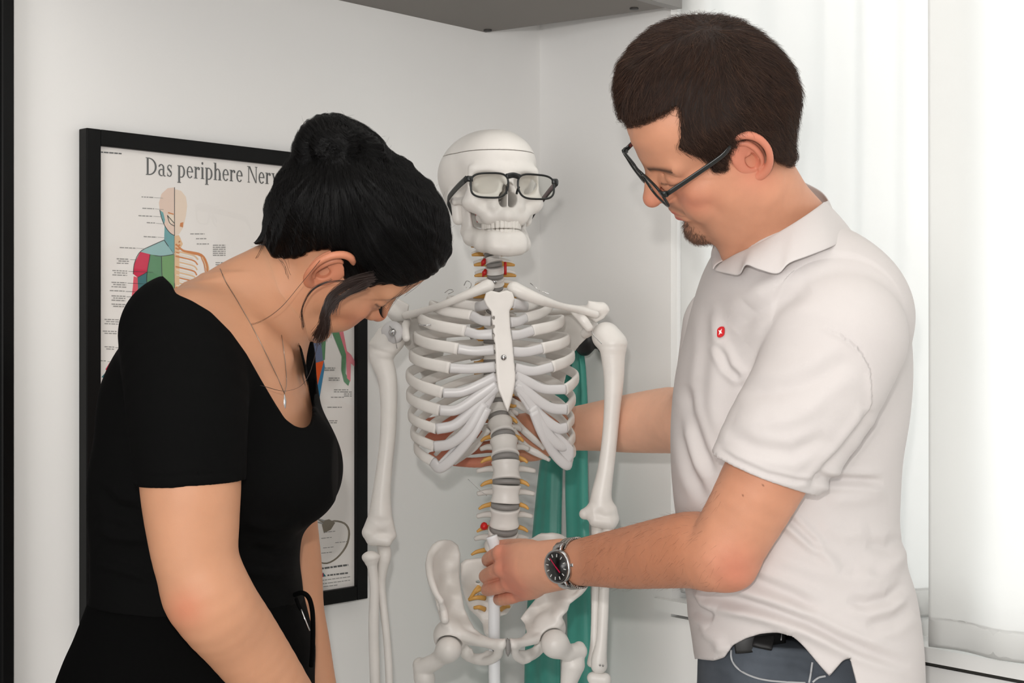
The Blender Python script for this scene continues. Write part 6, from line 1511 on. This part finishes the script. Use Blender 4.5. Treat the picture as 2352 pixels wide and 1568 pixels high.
for k in range(170):
    i = rs.randint(len(HV)); 
    if HN[i] @ np.array([0, -1, 0]) > .35 or HV[i][2] < W(0, 600, 1.7)[2]: continue
    d = HN[i] * rs.uniform(.3, 1) + D[i] * rs.uniform(.3, 1.2) + rs.normal(size=3) * .35; L = rs.uniform(.006, .017)
    s = np.linspace(0, 1, 18)[:, None]; fly.append(HV[i] + d * L * s + rs.normal(size=3) * L * .35 * s * s)
fly.append(lock([(800, 278, 1.72), (793, 266, 1.72), (786, 252, 1.72)], 1, .0003, .0002, 12)[0])
o = curves_obj('flyaway_hairs', np.array(fly), .00012, M['whair'], whb, True); o['kind'] = 'stuff'
lash = []
for k in range(13):
    t = k / 12; x = .020 + .027 * t
    b = wh.pt(x, .0895 - 20 * (x - .03) ** 2, .0105 + 12 * (x - .031) ** 2); d = wh.l * (.25 + .5 * t) + wh.f * (.9 - .2 * t) - wh.u * .45
    d /= np.linalg.norm(d); s = np.linspace(0, 1, 8)[:, None]; lash.append(b + d * .0135 * s + wh.u * .005 * s * s)
curves_obj('eyelashes', np.array(lash), .00036, M['whair'], wb)

# black top: trunk, sleeves, scooped neckline
vt = Vol((W(195, 0, 1.74)[0], 1.47, W(0, 1400, 1.74)[2]), (W(785, 0, 1.74)[0], 2.02, W(0, 640, 1.74)[2]), .0032)
vt.u(loft(TR)); 
vt.u(ell(W(690, 1075, 1.68), (.048, .05, .062)), .03); vt.u(ell(W(690, 1075, 1.80), (.048, .05, .062)), .03)
sl = crom([(*W(420, 770, 1.645), .070), (*W(428, 860, 1.602), .0675), (*W(431, 960, 1.572), .0632), (*W(436, 1060, 1.562), .0592), (*W(437, 1130, 1.558), .0572)], 12)
sv = vt.like()
for a, b in zip(sl[:-1], sl[1:]): sv.u(cone(a[:3], b[:3], a[3], b[3]), .001)
A3 = [vt.lo[k] + np.arange(vt.n[k]) * vt.h for k in range(3)]
X3, Y3, Z3 = np.meshgrid(*A3, indexing='ij')
hp = W(437, 1108, 1.56); hn_ = np.array([.05, .0, -1]); hemd = (X3 - hp[0]) * hn_[0] + (Z3 - hp[2]) * hn_[2]
vt.f = smin(vt.f, np.maximum(sv.f, hemd).astype(np.float32), .010)
vt.u(cone(W(605, 880, 1.92), W(645, 1060, 1.93), .062, .052), .02)
NL_ = [(300, 560), (396, 655), (403, 674), (440, 690), (484, 716), (530, 762), (566, 812), (600, 872), (632, 926), (655, 962), (678, 979), (698, 984), (712, 975), (718, 950), (708, 900), (699, 850), (688, 800), (683, 775), (760, 760), (760, 620), (700, 420)]
nf = polysd(CX + F * X3 / Y3, CY - F * (Z3 - CAMH) / Y3, NL_) * (Y3 / F)
NL2 = [(655, 690), (770, 690), (742, 800), (726, 870), (718, 940), (708, 930), (706, 850), (694, 800), (676, 768)]
nf = np.minimum(nf, np.maximum(polysd(CX + F * X3 / Y3, CY - F * (Z3 - CAMH) / Y3, NL2) * (Y3 / F), Y3 - 1.765))
vt.f = np.maximum(vt.f, -nf).astype(np.float32)
del X3, Y3, Z3, nf
V, Q = vt.mesh(2); N = normals(V, Q)
V = folds(V, N, [([(225, 1120), (260, 1160), (320, 1180)], .004, 14, 'crease'), ([(222, 1200), (260, 1230), (340, 1240)], .005, 14, 'ridge'), ([(222, 1290), (260, 1300), (350, 1330)], .005, 12, 'ridge'),
                    ([(560, 1200), (620, 1210), (690, 1200)], .004, 14, 'ridge'), ([(570, 1260), (630, 1270), (690, 1262)], .004, 12, 'crease'), ([(560, 1310), (640, 1320), (690, 1312)], .005, 12, 'ridge'), ([(324, 1096), (400, 1092), (550, 1086)], .0012, 4, 'crease')])
top = link('black_top', mesh_np('black_top', V, Q, True), M['black_top'], woman)
# trousers with drawstring, shoes
PN = [(1362, 222, 688, 1.74, .134), (1400, 209, 696, 1.74, .142), (1450, 190, 708, 1.74, .15), (1500, 168, 718, 1.74, .158), (1568, 146, 716, 1.74, .163), (1660, 138, 716, 1.74, .163), (1740, 150, 700, 1.74, .158)]
vp = Vol((W(120, 0, 1.74)[0] - .03, 1.55, .02), (W(730, 0, 1.74)[0] + .03, 1.93, W(0, 1358, 1.74)[2]), .005)
vp.u(loft(PN, 30, 2.5))
for dy in (-1, 1):
    c = crom([(*(W(430, 1700, 1.74) + [0, dy * .078, 0]), .105), (*(W(470, 784, 1.74) * [1, 1, 0] + [0, dy * .075, .45]), .066), (*(W(430, 784, 1.74) * [1, 1, 0] + [0, dy * .075, .09]), .05)], 14)
    for a, b in zip(c[:-1], c[1:]): vp.u(cone(a[:3], b[:3], a[3], b[3]), .012)
pants = bake('trousers', vp, M['black_pants'], woman)
cord = crom([W(*p) for p in [(676, 1366, 1.70), (694, 1361, 1.695), (709, 1372, 1.695), (717, 1400, 1.695), (719, 1440, 1.695), (718, 1490, 1.695), (715, 1530, 1.70)]], 30)
MB().add(*tube_vq(cord, .0028, nseg=10)).build('drawstring', M['black_pants'], pants)
cord = crom([W(*p) for p in [(680, 1374, 1.685), (686, 1390, 1.68), (692, 1402, 1.68), (710, 1447, 1.68)]], 12)
d2 = MB().add(*tube_vq(cord[:8], .0022, nseg=8)).build('drawstring', M['black_pants'], pants)
MB().add(*tube_vq([W(691, 1399, 1.677), W(711, 1448, 1.677)], .0011, nseg=8)).build('cord_tip', M['steel'], d2)
c0 = W(430, 784, 1.74)
for s in (-1, 1):
    x, y = c0[0], 1.74 + s * .075
    vv = Vol((x - .09, y - .06, 0), (x + .19, y + .06, .12), .004)
    vv.u(ell((x + .07, y, .035), (.10, .042, .034))).u(ell((x - .01, y, .05), (.055, .038, .045)), .03).sub(rbox((x, y, -.05), (.3, .3, .052)))
    bake('shoe', vv, M['black_pants'], woman)
# necklace with a small drop pendant
NB = normals(wb_v, wb_q)
nk = empty('pendant_necklace', W(655, 905, 1.62), 'fine silver necklace with a small drop pendant around the woman\'s neck', 'necklace')
chain_m = mk('fine_chain_metal', (150, 138, 128), 0.3, metal=1.0)
def on_skin(L, off): return crom(front_pts(wb_v, NB, crom(L, 14), off), 40)
ch = on_skin([(506, 618), (520, 650), (545, 692), (578, 750), (610, 812), (636, 866), (652, 903)], .0007)
MB().add(*tube_vq(ch, .0004, nseg=6)).build('chain', chain_m, nk)
ch2 = on_skin([(653, 903), (657, 880), (655, 840), (650, 800), (646, 770)], .0007); MB().add(*tube_vq(ch2, .00035, nseg=6)).build('chain', chain_m, nk)
pe = ch[-1]; pe = pe + np.array([0, -.0012, 0])
MB().add(*lathe_vq(pe - UP * .0230, [(.0003, 0), (.0011, .004), (.0021, .010), (.0024, .014), (.0012, .019), (.0006, .0225)], UP + np.array([0, .05, 0]), 14)).build('pendant', M['steel'], nk)
